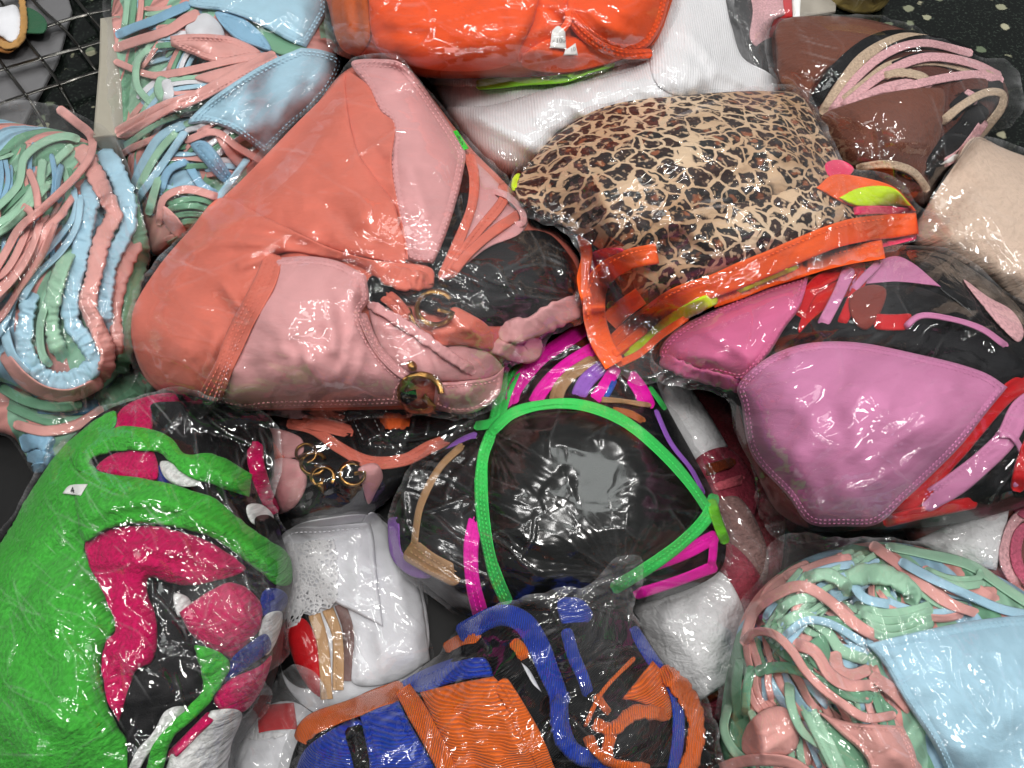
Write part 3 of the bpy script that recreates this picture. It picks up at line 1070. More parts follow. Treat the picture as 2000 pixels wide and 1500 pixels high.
# ------------------------------------------------------------------ white ribbed bundle
thing('swimwear_bundle', 'white finely ribbed bundle under the orange roll', 'bundle', 1200, 220, G_)
core('folded_garment', RIBWHITE, "830,120 950,60 1100,20 1250,-40 1380,-50 1425,40 1450,112 1505,145 1530,178 1500,230 1350,260 1190,300 1090,340 1030,350 990,352 955,330 915,285 870,225", .02, .085, wr=.003, ang=.35)
pan('panel', RIBWHITE, "870,215 960,205 1090,168 1220,140 1310,95 1380,150 1340,190 1190,215 1095,255 1040,320 995,345 960,325 915,282", .010, folds=(("930,230 1010,270 1060,300", .006, 14), ("1090,180 1150,230", .005, 10), ("1200,150 1290,190", .004, 9)), ang=.35, wr=.003, wl=80, cr=.004)
pan('panel', RIBWHITE, "1270,100 1300,20 1340,-50 1400,-40 1428,50 1448,112 1505,148 1524,180 1440,190 1330,190 1280,160", .010, folds=(("1340,60 1400,130 1470,170", .005, 12),), ang=.2, wr=.003, cr=.004)
film("840,150 960,80 1100,30 1250,-50 1395,-60 1440,40 1460,110 1515,145 1540,185 1480,230 1190,280 1060,350 990,362 950,335 900,285 860,225", amp=.0022, ang=.5, mat=FILM)

thing('lime_strap', 'thin lime green strap peeking out under the orange roll', 'strap', 1080, 150)
strap('strap', LIME, "930,164 1000,158 1080,152 1130,140 1200,120", 22, .004, wob=4)
strap('strap', LIME, "1060,150 1095,138 1130,146", 20, .004, ruche=.0006)

# ------------------------------------------------------------------ brown bundle
thing('swimwear_bundle', 'brown crinkled bundle with beige, pink and black ties at top right', 'bundle', 1720, 220, G_)
core('folded_garment', DBROWN, "1512,60 1560,36 1660,33 1760,55 1880,108 1955,150 1970,200 1930,255 1880,300 1840,340 1805,405 1720,385 1640,350 1590,270 1530,200 1512,130", .015, .085)
pan('panel', BROWN, "1520,45 1590,31 1685,40 1770,64 1702,75 1650,112 1608,142 1583,180 1576,210 1527,165 1516,100", .012, ang=.3, folds=(("1530,120 1570,140 1600,150", .003, 8),))
pan('panel', DBROWN, "1640,190 1720,150 1830,140 1900,160 1930,210 1890,270 1840,300 1700,260", .004)
strap('tie', TBLACK, "1790,70 1735,72 1690,88 1640,130 1608,172 1590,205", 26, .003)
strap('tie', BBEIGE, "1830,84 1760,78 1690,110 1642,168 1606,225", 26, .003)
strap('tie', TBLACK, "1930,125 1860,90 1800,80 1745,96 1700,130", 22, .003)
strap('tie', BPINK, "1900,105 1800,84 1735,102 1675,150 1620,222", 17, .003)
strap('tie', BBEIGE, "1950,160 1900,136 1820,118 1740,130 1690,165 1640,205", 22, .003)
strap('tie', TBLACK, "1880,118 1800,108 1735,130", 14, .003)
strap('tie', BPINK, "1955,150 1900,124 1810,112 1730,142 1640,212", 18, .003)
pan('panel', BPINK, "1652,205 1720,165 1790,152 1830,158 1815,172 1730,182", .003)
strap('tie', BBEIGE, "1720,150 1760,142 1800,150 1815,165", 18, .003, ruche=.0006)
strap('tie', BPINK, "1740,180 1800,162 1860,150 1910,146 1960,158", 18, .003)
strap('tie', TBLACK, "1850,230 1880,200 1920,178 1960,170", 28, .003)
strap('tie', DBROWN, "1850,185 1890,165 1930,165", 22, .003)
strap('tie', BPINK, "1880,175 1905,190 1900,205", 12, .003)
pan('cup', BROWN, "1604,228 1667,200 1737,180 1818,171 1843,176 1840,245 1829,297 1815,335 1811,372 1755,332 1685,326 1648,315 1613,268", .016, folds=(("1700,240 1720,300", -.004, 14),), ang=.9)
strap('tie', BBEIGE, "1672,328 1735,321 1783,336 1813,374", 17, .003)
pan('panel', BROWN, "1690,345! 1740,335 1800,368 1806,402! 1750,385", .003)
strap('tie', TBLACK, "1818,345 1850,290 1885,250 1920,205", 42, .004)
strap('tie', BBEIGE, "1838,240 1880,205 1930,180 1958,184 1958,205 1930,245 1895,285", 17, .004, arch=.004)
strap('tie', BPINK, "1925,235 1900,270 1875,300 1838,322", 18, .003)
pan('care_tag', PAPER, "1836,322! 1862,302! 1890,300! 1872,312! 1852,319!", .0, step=8)
film("1500,60 1550,30 1660,26 1770,48 1890,98 1960,120 1985,140 1998,205 1975,240 1930,262 1890,310 1845,350 1812,415 1720,395 1640,355 1585,270 1515,195 1500,130", amp=.0028, ang=.4,
     tails=((1960, 190, 60, 2.5), (1760, 270, 70, 1.2)))

# ------------------------------------------------------------------ beige bundle
thing('swimwear_bundle', 'beige crinkle fabric bundle at the right edge', 'bundle', 1950, 450, G_)
core('folded_garment', BEIGE, "1760,470 1800,415 1850,345 1903,268 1960,290 2070,340 2150,480 2120,680 1990,620 1900,550 1820,510", .0, .085, wr=.002)
pan('panel', BEIGE, "1770,478 1805,412 1852,340 1905,268! 1962,290 2070,345 2140,470 2100,650 1995,594! 1930,545 1860,506", .006, wr=.003, ang=.8)
film("1765,480 1805,405 1850,335 1905,258 1965,282 2080,335 2160,470 2120,670 1990,606 1900,540 1830,500", amp=.0018, ang=.9, mat=FILM_SOFT)

# ------------------------------------------------------------------ pastel bundle, top left
thing('swimwear_bundle', 'pastel pink, blue and green bikini bundle with two blue triangle tops, top left', 'bundle', 430, 230, G_)
core('folded_garments', fab('#587A6C', 'tiestack', .9), "238,-60 640,-60 645,40 660,110 640,190 590,240 520,330 470,400 400,440 350,470 300,500 275,430 250,330 238,180", .03, .085, wr=.006)
fill('tie', [PPINK, PGREEN, PBLUE, PGREEN2, WHITE], "225,-20 400,40 520,150 480,300 380,440 300,490 255,380 228,200", 170, 11.5, .003, ang=-.5, spread=.6)
for k, x in enumerate((244, 258, 272)): strap('tie', [PGREEN, PGREEN2, PPINK][k], f"{x},-50 {x+4},0 {x-2},60", 13, .003)
pan('panel', PGREEN2, "508,56 560,70 600,96 550,108 515,85", .003)
pan('rolled_cup', WHITE, "362,50 380,32 404,26 432,50 438,75 400,78 366,68", .010)
pan('panel', PBLUE2, "420,24 466,30 520,76 530,100 500,92 455,72", .005, hem=8, stitch=(8,))
strap('tie', PPINK, "222,96 255,84 300,70 335,56 362,38 390,26", 21, .004)
pan('panel', PPINK, "332,70! 380,66 455,73 510,104 470,116 418,122 372,105 334,90!", .007, hem=11, stitch=(6, 11), folds=(("340,80 420,95 500,108", .003, 8),))
pan('panel', PPINK, "380,152 450,128 540,106! 500,145 438,166", .005)
pan('triangle_cup', PBLUE, "368,8 402,-30 620,-40 640,20 630,40 598,93! 560,78 525,58 480,36 437,22", .010, hem=13, stitch=(7, 13), folds=(("600,-20 590,60", .004, 16),))
strap('tie', PBLUE2, "226,70 262,54 300,40 340,22 372,8", 18, .004)
strap('tie', PPINK, "222,118 243,128 297,147 350,141 455,118 530,107", 15, .004)
strap('tie', PGREEN, "297,90 270,118 268,168 296,204", 14, .004)
strap('tie', PGREEN, "320,150 312,175 325,200", 26, .004)
strap('tie', WHITE, "322,155 330,180 325,205", 20, .004)
strap('tie', PPINK, "226,262 252,248 315,214 385,188 490,132 540,108", 26, .005, groove=(0,), stitch=(.3,))
strap('tie', PPINK, "230,276 250,262 308,226 360,198", 15, .004)
strap('tie', PGREEN, "232,292 258,275 310,240 352,224", 14, .004)
strap('tie', PPINK, "236,304 256,290 297,272 335,250", 14, .004)
pan('panel', PBLUE2, "372,280 400,275 455,345 470,372 440,360 405,325", .004, hem=9, stitch=(9,))
pan('panel', PPINK, "420,262 470,290 500,312 470,330 440,300", .004)
for q in ("332,396 380,388 425,400", "328,408 380,402 420,415", "335,422 380,418 412,428", "345,436 380,432 400,440"):
    strap('tie', PGREEN2, q, 13, .004)
pan('triangle_cup', PBLUE, "367,241 395,207 455,162 525,120 588,93! 630,98 668,117 650,168 600,225 574,246 518,303! 490,281 448,253 404,240", .016, hem=13, stitch=(6, 12), folds=(("560,200 540,250", .003, 10), ("620,110 600,170", -.003, 14)), wr=.002)
strap('tie', PPINK, "360,276 420,258 465,288 512,316", 14, .004)
strap('tie', PBLUE, "366,240 315,266 290,300 266,350 258,380", 18, .004)
strap('tie', PGREEN, "352,252 315,290 287,335 270,370", 15, .004)
strap('tie', PBLUE, "366,250 332,301 297,350 272,385 262,410", 17, .004)
strap('tie', PBLUE, "486,306 455,350 415,400", 15, .004)
strap('tie', PBLUE2, "372,312 330,333 312,380", 17, .004)
strap('tie', PBLUE2, "368,322 392,360 424,382", 17, .004)
strap('tie', PGREEN, "312,340 300,380 290,420", 17, .004)
strap('tie', PPINK, "310,440 320,388 362,370 430,386", 16, .005)
pan('tie_end', PPINK, "318,402 335,412 368,460 352,466 322,440", .004)
film("215,-60 655,-60 650,50 690,112 672,160 640,205 580,255 500,350 440,400 400,430 372,480 330,512 290,505 268,440 240,330 215,200 208,80", amp=.0032, ang=-.6,
     tails=((260, 120, 70, 1.6), (320, 470, 50, 3.0), (640, 110, 50, 2.0)), conv=((650, 120, 130, .004),))

# ------------------------------------------------------------------ orange roll
thing('swimwear_bundle', 'bright orange rolled bundle with white care tags at the top', 'bundle', 950, 100, G_)
core('rolled_garments', fab('#C8480F'), "640,-80 645,30 668,95 720,118 820,150 950,152 1090,146 1200,122 1270,92 1300,40 1310,-80", .06, .10, wr=.002)
pan('loop', fab('#B8500F'), "655,-60 700,-60 722,20 722,80 700,108 668,96 650,40", .008, folds=(("690,-20 700,80", -.008, 9),))
pan('panel', ORANGE, "1000,-70 1110,-60 1108,20 1092,62 1050,100 1015,122 990,60", .006, folds=(("1060,0 1095,20", .005, 7), ("1050,60 1085,50", .004, 6), ("1080,-20 1100,30", .004, 6)))
pan('panel', ORANGE, "720,-80! 722,40 735,92 780,122 850,137 950,137 1010,122! 1016,95 1040,48 1068,-80!", .016, pw=.8, wr=.002, folds=(("745,60 830,70", -.003, 12),))
pan('panel', ORANGE, "1020,105! 1062,80 1110,70 1160,85 1230,105 1180,126 1090,142 1020,128", .005, folds=(("1040,100 1120,110", .004, 7), ("1090,120 1180,110", .004, 7)))
pan('cup', ORANGE, "1106,16 1140,-40 1310,-80 1302,20 1282,70 1258,96 1205,100 1150,72", .020, hem=14, stitch=(7, 14), folds=(("1150,20 1200,60 1240,70", .004, 10), ("1170,0 1230,30", .003, 9)))
strap('trim', ORANGE, "1102,22 1145,72 1210,104 1274,104", 19, .003, groove=(0,), stitch=(-.4, .4))
strap('trim', ORANGE, "1085,75 1110,40 1106,10", 16, .003)


def label_text(txt, ox, oy, dx, dy, size, mat, par, lift=.0013):
    """flat printed characters laid on the surface at a photo position; (dx,dy) is the reading direction"""
    cu = bpy.data.curves.new('text', 'FONT'); cu.body = txt; cu.size = 1.0; cu.align_x = 'CENTER'; cu.resolution_u = 2
    ob = bpy.data.objects.new('text', cu); sc.collection.objects.link(ob)
    dg = bpy.context.evaluated_depsgraph_get()
    me = bpy.data.meshes.new_from_object(ob.evaluated_get(dg))
    P = np.array([v.co[:2] for v in me.vertices]); F = [list(p.vertices) for p in me.polygons]
    bpy.data.objects.remove(ob)
    L = math.hypot(dx, dy); dx, dy = dx / L, dy / L
    x = ox + size * (P[:, 0] * dx + (P[:, 1] - .35) * dy)
    y = oy + size * (P[:, 0] * dy - (P[:, 1] - .35) * dx)
    z = samp(Z, x, y) + lift
    mesh('printed_number', unproj(x, y, z), F, mat, parent=par, smooth=False)


tg = pan('care_tag', PAPER, "1078,60! 1090,50 1104,62! 1106,96! 1074,93!", 0, step=6, t=.0012, drop=-.002, soft=5, bed=14, wr=0)
label_text('100', 1095, 79, 1, -.05, 13, INK, tg)
label_text('zl', 1081, 79, 1, -.05, 7, INK, tg)
tg2 = pan('care_tag', PAPER, "1104,98! 1124,84! 1129,108! 1100,108!", 0, step=6, t=.0012, drop=-.002, soft=5, bed=14, wr=0)
label_text('10', 1119, 96, 1, -.2, 11, fab('#888888', 'print'), tg2)
film("625,-80 635,40 650,100 690,125 760,150 830,164 960,160 1100,156 1210,132 1285,100 1322,30 1325,-80", amp=.0028, ang=.1, tails=((690, 80, 60, 2.4), (1080, 90, 70, 1.0)),
     conv=((660, 110, 120, .004),), mat=FILM)

# ------------------------------------------------------------------ pastel ties, left edge
thing('swimwear_bundle', 'shaded pastel bundle lying lowest at the left edge', 'bundle', 140, 840, G_)
core('folded_garments', fab('#4E7A70', 'tiestack', 1.2), "-60,740 120,760 300,720 300,800 225,830 130,940 70,915 20,850 -60,840", .0, .05)
strap('band', PGREEN2, "190,800 235,772 280,735", 60, .006, ruche=.0011, rp=14)
strap('band', PGREEN2, "200,820 250,800 285,775", 40, .006, ruche=.0011, rp=12)
strap('tie', PGREEN2, "10,786 70,812 130,830", 24, .004)
strap('tie', fab('#3C6A86'), "60,795 140,800 200,790", 24, .004)
strap('tie', PBLUE2, "40,868 75,860 110,878", 34, .005, ruche=.001, rp=12)
strap('tie', PBLUE2, "52,892 82,894 112,905", 30, .005, ruche=.001, rp=12)
strap('tie', PBLUE2, "62,915 92,912", 22, .005)
strap('tie', PPINK, "26,828 87,842 150,830 205,798", 22, .005)
film("-60,740 120,750 305,715 310,805 228,838 135,950 66,925 12,855 -60,850", amp=.0018, ang=.2, mat=FILM_SOFT)

thing('swimwear_bundle', 'bag of gathered pastel ties in long loops at the left edge', 'bundle', 130, 520, G_)
core('folded_garments', fab('#5F8274', 'tiestack', .5), "-80,240 60,245 150,265 215,310 255,400 275,520 265,640 240,720 190,765 100,785 20,750 -80,720", .03, .085, wr=.006)
fill('tie', [PGREEN2, PPINK, PBLUE2, PGREEN], "-60,260 110,255 165,320 150,450 60,560 -60,600", 120, 11, .003, ang=2.0, spread=.5)
strap('gathered_tie', PGREEN2, "205,300 245,370 270,450 275,506 259,560 250,610 247,680 236,730", 32, .007, ruche=.0011)
strap('gathered_tie', PPINK, "268,470 240,530 228,575 224,620 228,660 225,700", 30, .007, ruche=.0011)
strap('gathered_tie', PBLUE, "198,292 226,334 246,388 250,437 238,470 216,508 206,556 203,610 210,650", 37, .008, ruche=.0011)
strap('gathered_tie', PBLUE, "60,560 52,620 48,677 70,722 105,744 150,740 184,708 168,668 142,634 136,590 147,537 157,485 166,437 176,385 168,350", 37, .008, ruche=.0011)
strap('gathered_tie', PGREEN, "140,480 124,515 108,565 101,618 108,667 130,706", 34, .008, ruche=.0011)
strap('inner_tie', PGREEN, "90,590 78,640 84,695 100,715", 17, .005)
strap('gathered_tie', PPINK, "152,286 180,330 208,385 222,420 205,455 196,480 184,537 172,597 190,640 210,690 206,722 192,742", 34, .009, ruche=.0011)
strap('outer_tie', PBLUE, "4,600 10,650 26,698 64,738", 20, .005)
strap('outer_tie', PPINK, "4,690 42,738 87,766 140,772 200,745", 26, .006)
strap('outer_tie', PGREEN2, "0,755 45,780 110,795 160,790", 22, .004)
for q in ("143,365 147,413 122,455 77,507 35,570 5,640 -30,690", "158,380 150,440 120,490 70,540 40,590"):
    strap('string_tie', PBLUE, q, 15, .005)
for q in ("-20,420 36,360 48,308 87,277 133,266 156,274", "-30,450 34,413 70,362 112,312 142,284", "84,310 80,350 86,402", "-30,470 20,440 60,400 96,356"):
    strap('string_tie', PGREEN, q, 17, .005)
for q in ("100,300 108,350 96,410", "120,320 112,370 120,400"):
    strap('string_tie', PBLUE2, q, 12, .004)
for q in ("55,330 70,370 76,420", "146,380 105,437 60,490 10,550 -40,600", "130,410 90,450 50,520 0,580 -40,620", "60,420 44,470 10,530 -40,560", "80,430 60,490 30,540 -30,600", "40,400 60,415 52,450", "110,430 80,500 40,560 0,620 -30,640"):
    strap('string_tie', PPINK, q, 16, .005)
strap('string_tie', PPINK, "112,210 147,238 178,266 178,300 152,340 124,369 80,410 38,446 10,495 -30,560", 18, .006, arch=.004)
film("-80,200 30,196 90,200 150,222 215,262 258,330 285,440 292,560 285,690 255,760 190,800 100,812 20,790 -80,760", amp=.0034, ang=1.2,
     tails=((90, 250, 80, 2.5), (60, 700, 60, 1.5), (150, 770, 60, 1.5)))

# ------------------------------------------------------------------ black pack with gold letters
thing('swimwear_bundle', 'black, coral and pink bundle with gold letter charms below the coral one', 'bundle', 690, 910, G_)
core('folded_garments', BLACK, "400,770 500,760 780,770 930,790 945,840 905,900 810,940 710,1005 590,1025 545,995 512,935 515,850", .02, .075, wr=.005)
pan('panel', PINK, "522,838 560,842 590,858 592,884 560,896 530,884", .004)
pan('panel', CORAL, "518,850 545,880 560,905 540,920 515,900", .003)
pan('panel', PINK, "506,925 545,895 590,904 600,940 575,990 530,1004 512,960", .008, folds=(("520,960 570,930", -.004, 8),))
strap('strap', CORAL, "560,826 610,838 665,876 720,902 790,898 842,872 878,858", 24, .003, groove=(0,), stitch=(-.4, .4))
strap('strap', CORAL, "590,822 640,832 690,845", 26, .003, groove=(-.3, .3), stitch=(0,))
strap('strap', fab('#E0602A'), "740,830 765,822 800,828", 30, .003, ruche=.0005)
strap('strap', BLACK, "735,850 800,852 860,835 930,810", 30, .003)
pan('ribbon', BLACK, "677,814! 733,802! 757,853! 706,874!", .003, hem=8, stitch=(9,), smat=fab('#8A8A8C'))
pan('panel', PINK, "700,915 735,905 748,930 735,960 720,985 708,950", .005)


def charm_G(cx, cy, r, w=9, rot=0.0, t=.0022, parent='cur'):
    pts = []
    for k in range(13):
        a_ = rot + math.radians(-50 - 310 * k / 12)
        pts.append((cx + r * math.cos(a_), cy + r * math.sin(a_) * .9, False))
    e = pts[-1]
    pts[-1] = (e[0], e[1], True)
    pts.append((cx + .15 * r * math.cos(rot), cy + .15 * r * math.sin(rot), True))
    strap('gold_letter', GOLD, pts, w, t, rnd_=.8, parent=parent, lift=.0008, ends=False)


charm_G(612, 905, 24, 8, .5); charm_G(630, 930, 22, 8, 1.6); charm_G(598, 885, 20, 7, 2.4)
charm_G(688, 925, 24, 9, -.1)
pan('gold_charm', GOLD, "612,945! 634,935! 632,965! 620,955!", 0, step=6)
film("470,800 600,790 800,800 940,820 925,880 850,930 760,975 700,1018 590,1032 548,1010 515,950 508,870", amp=.0030, ang=-.3, tails=((600, 1000, 60, 1.5), (760, 950, 60, 1.5), (545, 900, 50, 1.5)))

# ------------------------------------------------------------------ white lace briefs
thing('swimwear_bundle', 'white briefs with lace trim and red and tan edges, centre bottom', 'bundle', 690, 1180, G_)
core('folded_garments', WHITE, "560,1040 650,1010 735,1010 795,1070 825,1150 832,1290 760,1350 640,1400 560,1340 545,1200", .0, .016)
pan('panel', fab('#0D0D0E'), "548,1220 600,1200 640,1300 600,1345 556,1320", .002)
pan('panel', WHITE, "725,1000 770,1050 802,1110 820,1155 830,1210 840,1290! 770,1332 690,1335 684,1240 660,1185 680,1090", .007, folds=(("740,1240 750,1320", .003, 8), ("700,1220 705,1330", .003, 6), ("770,1080 790,1200", .003, 12)))
pan('panel', RED, "556,1230! 590,1207 616,1240 627,1290 632,1366! 610,1352 578,1302", .005)
strap('elastic_edge', fab('#7E6460'), "664,1180 680,1232 676,1330", 21, .003, ends=False)
strap('elastic_edge', fab('#C09A72'), "640,1190 658,1240 660,1348", 22, .003, groove=(.5,), stitch=(.3,), ends=False)
strap('elastic_edge', fab('#C09A72'), "614,1200 630,1255 638,1366", 24, .003, groove=(.5,), stitch=(.3,), ends=False)
pan('panel', WHITE, "553,1042 640,1028 722,1020! 729,1042 736,1120 748,1224! 702,1200 660,1180 648,1172 600,1160 556,1180", .006, hem=10, stitch=(10,), folds=(("690,1040 700,1150", .002, 14),))
pan('lace_trim', LACE, "556,1062! 652,1054! 660,1100 659,1168 645,1188 628,1186 612,1200 594,1198 582,1216 562,1228!", .0, step=9, wav=3, t=.0007, wr=0)
film("545,1035 650,1010 735,1000 790,1050 822,1120 838,1220 840,1310 760,1350 640,1390 555,1350", amp=.0018, ang=.9, mat=FILM_SOFT)

thing('swimwear_bundle', 'white lace brief with a red patch at the bottom edge', 'bundle', 520, 1450, G_)
core('folded_garments', WHITE, "420,1560 450,1460 500,1390 570,1370 630,1420 640,1560", .0, .035)
pan('panel', RED, "500,1378! 574,1372! 582,1428! 505,1436!", .004)
pan('panel', WHITE, "425,1560 470,1452 505,1432 585,1425 640,1440 640,1560", .005)
pan('lace_trim', LACE, "478,1440! 488,1400 500,1392 505,1432! 560,1430! 540,1442 500,1446", .0, wav=2, t=.0007, wr=0)
film("425,1560 460,1450 500,1375 530,1330 570,1300 620,1320 645,1390 650,1560", amp=.004, ang=1.2, tails=((590, 1360, 60, 3),), mat=FILM_MILKY)

# ------------------------------------------------------------------ white crinkle bundle
thing('swimwear_bundle', 'white crinkled bundle with red and pink stripes between black cups and orchid bundle', 'bundle', 1370, 1180, G_)
core('folded_garments', fab('#7E3038', 'terry'), "1240,720 1330,715 1440,800 1520,900 1530,1080 1500,1200 1450,1380 1390,1430 1300,1330 1230,1200 1300,1060", .0, .035)
pan('panel', CWHITE, "1255,735 1330,742 1372,790 1422,872! 1358,902! 1320,852 1285,790", .008, ang=.6)
pan('panel', CPINKRED, "1356,902 1420,874 1480,955 1470,1010 1410,1000 1380,960", .006)
strap('stripe', BRSTRIPE, "1368,922 1400,912 1436,900", 22, .003)
strap('stripe', fab('#C05A66', 'terry'), "1385,955 1420,945 1455,935", 18, .003)
pan('panel', fab('#8A6A66', 'terry'), "1395,985 1440,970 1500,1080 1490,1140 1430,1070", .005)
pan('panel', CPINKRED, "1390,1068 1420,1058 1490,1140 1456,1202 1412,1125", .006)
pan('panel', CPINKRED, "1360,1365 1430,1318 1445,1330 1425,1380 1392,1420", .004)
strap('stripe', BRSTRIPE, "1372,1372 1410,1345 1436,1322", 18, .003)
pan('panel', CWHITE, "1235,1175 1330,1150 1388,1114! 1412,1120 1452,1190 1450,1240 1425,1325 1370,1368! 1322,1332 1290,1290 1250,1220", .014, ang=.3, wr=.003)
film("1235,725 1340,725 1440,800 1515,890 1535,1080 1500,1200 1450,1340 1395,1425 1310,1340 1235,1210 1300,1060 1290,900", amp=.0026, ang=.9, tails=((1430, 1080, 60, 1.6), (1320, 1170, 60, 1.2)))

thing('swimwear_bundle', 'white crinkled piece with pink ties at the lower right edge', 'bundle', 1920, 1060, G_)
core('folded_garments', fab('#6E3A34'), "1760,1010 1900,960 2080,940 2100,1200 1960,1180 1820,1110", .0, .045)
pan('panel', CWHITE, "1785,1056! 1895,1008 1974,974! 1960,1060 1946,1114! 1862,1096", .008, ang=-.4)
for q, m_ in (("2080,1000 1990,1010 1966,1060 1964,1100 1995,1150", BPINK), ("2080,1030 1998,1035 1984,1070 1990,1110 2020,1150", fab('#C05A74', 'terry')), ("1985,985 2000,1000 2060,1010", fab('#C05A74', 'terry'))):
    strap('tie', m_, q, 24, .004)
film("1760,1030 1895,990 1985,955 2090,940 2110,1200 1960,1170 1840,1110", amp=.0024, ang=-.5, mat=FILM)

# ------------------------------------------------------------------ black cups with neon straps
thing('swimwear_bundle', 'black padded bra tops with neon green and magenta straps in the centre', 'bundle', 1120, 970, G_)
core('folded_garments', BLACK, "985,715 1090,650 1180,630 1265,715 1300,790 1360,900 1400,980 1418,1060 1405,1115 1270,1175 1110,1200 940,1210 840,1150 785,1090 770,1010 820,910 900,850 955,790", .03, .085, wr=.004)
strap('strap', PURPLE, "768,1010 776,1085 810,1115 845,1118", 24, .004)
strap('strap', PURPLE, "935,850 895,868 862,900 840,920", 22, .004)
strap('strap', MAGENTA, "1165,625 1110,662 1050,705 1004,765 1000,800", 30, .003, groove=(0,), stitch=(.35,))
strap('strap', MAGENTA, "1175,672 1105,715 1060,760 1040,795", 27, .003, groove=(0,), stitch=(-.35, .35))
strap('strap', TAN, "1170,698 1115,732 1092,760 1084,790", 27, .003, groove=(.3,), stitch=(-.1, .4))
strap('strap', PURPLE, "1185,710 1145,745 1125,785", 30, .003, stitch=(-.4, .3))
strap('strap', MAGENTA, "1205,715 1180,755 1155,790", 26, .003)
strap('strap', fab('#1C4FB0'), "1202,740 1190,765 1178,785", 12, .003)
strap('strap', MAGENTA, "1228,730 1250,760 1268,800", 29, .003, groove=(0,), stitch=(.3,))
strap('strap', NGREEN, "1268,755 1285,778 1300,800", 11, .0022)
strap('strap', TAN, "1165,780 1210,783 1272,792", 11, .003)
strap('strap', fab('#A05A30'), "1190,800 1230,808 1260,825", 14, .003)
strap('strap', PURPLE, "1280,800 1310,865 1352,920 1375,965", 10, .003)
pan('cup', BLACK, "835,900 890,870 932,858 940,950 938,1080 930,1150 862,1135 822,1085 810,1000", .012, wr=.003, hem=8)
strap('strap', TAN, "905,868 858,915 822,985 813,1030 808,1075", 15, .003)
strap('strap', TAN, "795,1070 840,1100 900,1130", 46, .003, groove=(-.2, .35), stitch=(-.4, .1, .6))
strap('strap', MAGENTA, "932,1000 920,1070 924,1140 942,1212", 30, .003, groove=(0,), stitch=(-.3, .3))
pan('cup', fab('#0C0E0D'), "975,840 1060,808 1150,806 1240,838 1320,915 1366,990 1330,1050 1250,1110 1120,1160 1005,1165 962,1070 952,940", .026, pw=.6, wr=.0015, hem=9, cr=.0006)
strap('strap', MAGENTA, "1402,1045 1335,1080 1262,1108", 28, .003, groove=(0,), stitch=(.3,))
strap('strap', MAGENTA, "1400,1105 1320,1136 1238,1162", 22, .003)
strap('strap', MAGENTA, "1394,1050 1392,1085 1388,1110", 18, .003)
strap('strap', NGREEN, "1012,705 985,765 966,835", 28, .0022, groove=(-.2, .4), stitch=(0, .6))
strap('strap', NGREEN, "925,832 955,828 990,812", 19, .0022)
strap('strap', NGREEN, "962,840 944,890 940,970 950,1055 968,1125 992,1180", 25, .0022, groove=(-.1, .45), stitch=(-.35, .15, .65))
strap('strap', NGREEN, "958,845 1000,808 1068,790 1140,792 1218,822 1300,890 1352,950 1388,1004", 21, .0022, groove=(.3,), stitch=(.0,))
strap('strap', NGREEN, "1396,965 1382,1008 1332,1060 1272,1104 1195,1152", 25, .0022, groove=(0,), stitch=(-.3, .3))
strap('strap', fab('#6FC830'), "1388,975 1402,1020 1418,1062", 20, .003)
film("978,715 1080,640 1180,615 1275,710 1310,790 1370,895 1410,975 1430,1060 1412,1125 1280,1185 1110,1215 935,1222 830,1160 775,1100 755,1010 800,910 880,848 945,790", amp=.0026, ang=.3, cl=16,
     tails=((1215, 1120, 50, 2.0), (860, 1080, 60, 1.0)), conv=((955, 840, 110, .004), (1215, 1130, 140, .004)), smooth=4, calm=((1160, 950, 140, .86),), flat=((1160, 945, 135, (0.12, 1.2, 2.35)),), mat=FILM_MATTE)

# ------------------------------------------------------------------ orchid bundle
thing('swimwear_bundle', 'orchid pink padded bikini bundle with red and black pieces, right side', 'bundle', 1700, 800, G_)
core('folded_garments', BLACK, "1290,660 1380,590 1560,530 1640,500 1760,490 1860,505 1970,590 2090,700 2090,950 1960,1000 1850,1025 1700,1035 1580,1035 1510,990 1475,910 1445,840 1420,770 1300,730", .045, .10, wr=.005)
pan('panel', VBLACK, "1770,492 1840,495 1920,540 1990,600 2050,700 1960,720 1900,620 1830,560", .006)
pan('panel', RED, "1600,560 1660,520 1690,540 1650,640 1610,640 1560,650", .003)
strap('strap', RED, "1690,520 1640,530 1590,560 1555,625", 26, .003)
pan('panel', BPINK, "1882,546 1930,580 1978,608 2000,650 1990,668 1955,640 1925,605", .005)
pan('cup', fab('#131316'), "1538,695 1590,620 1690,565 1790,560 1880,600 1950,660 2010,725 1960,758 1850,712 1720,680 1620,676", .014, wr=.004)
pan('panel', ORCHID, "1664,553 1700,520 1748,500 1780,512 1838,560! 1800,555 1750,550", .004)
strap('strap', ORCHID, "1660,522 1640,570 1604,640", 25, .003, stitch=(.4,))
strap('strap', RED, "1690,530 1668,580 1640,640", 22, .003)
strap('strap', ORCHID, "1720,510 1690,540 1662,570", 16, .003)
pan('panel', fab('#7A2A1E'), "1660,580 1700,556 1730,565 1715,620 1690,645 1668,630", .004)
strap('strap', RED, "1700,628 1740,630 1785,628", 34, .003)
strap('string_tie', ORCHID, "1762,645 1795,618 1846,621 1916,642 1968,678", 13, .005, arch=.004)
pan('cup', ORCHID2, "1288,692 1312,652 1420,592 1540,542 1582,530! 1562,600 1532,642 1502,690 1452,742 1400,734 1335,728", .022, hem=12, stitch=(6, 12), folds=(("1330,690 1400,700", .004, 9), ("1380,650 1450,690", .003, 9)))
strap('gathered_edge', ORCHID2, "1290,700 1350,728 1405,742 1448,755", 28, .006, ruche=.0011, rp=12)
pan('panel', fab('#6E1018'), "1440,790 1470,890 1540,970 1580,1030 1520,1000 1475,920 1440,850", .003)
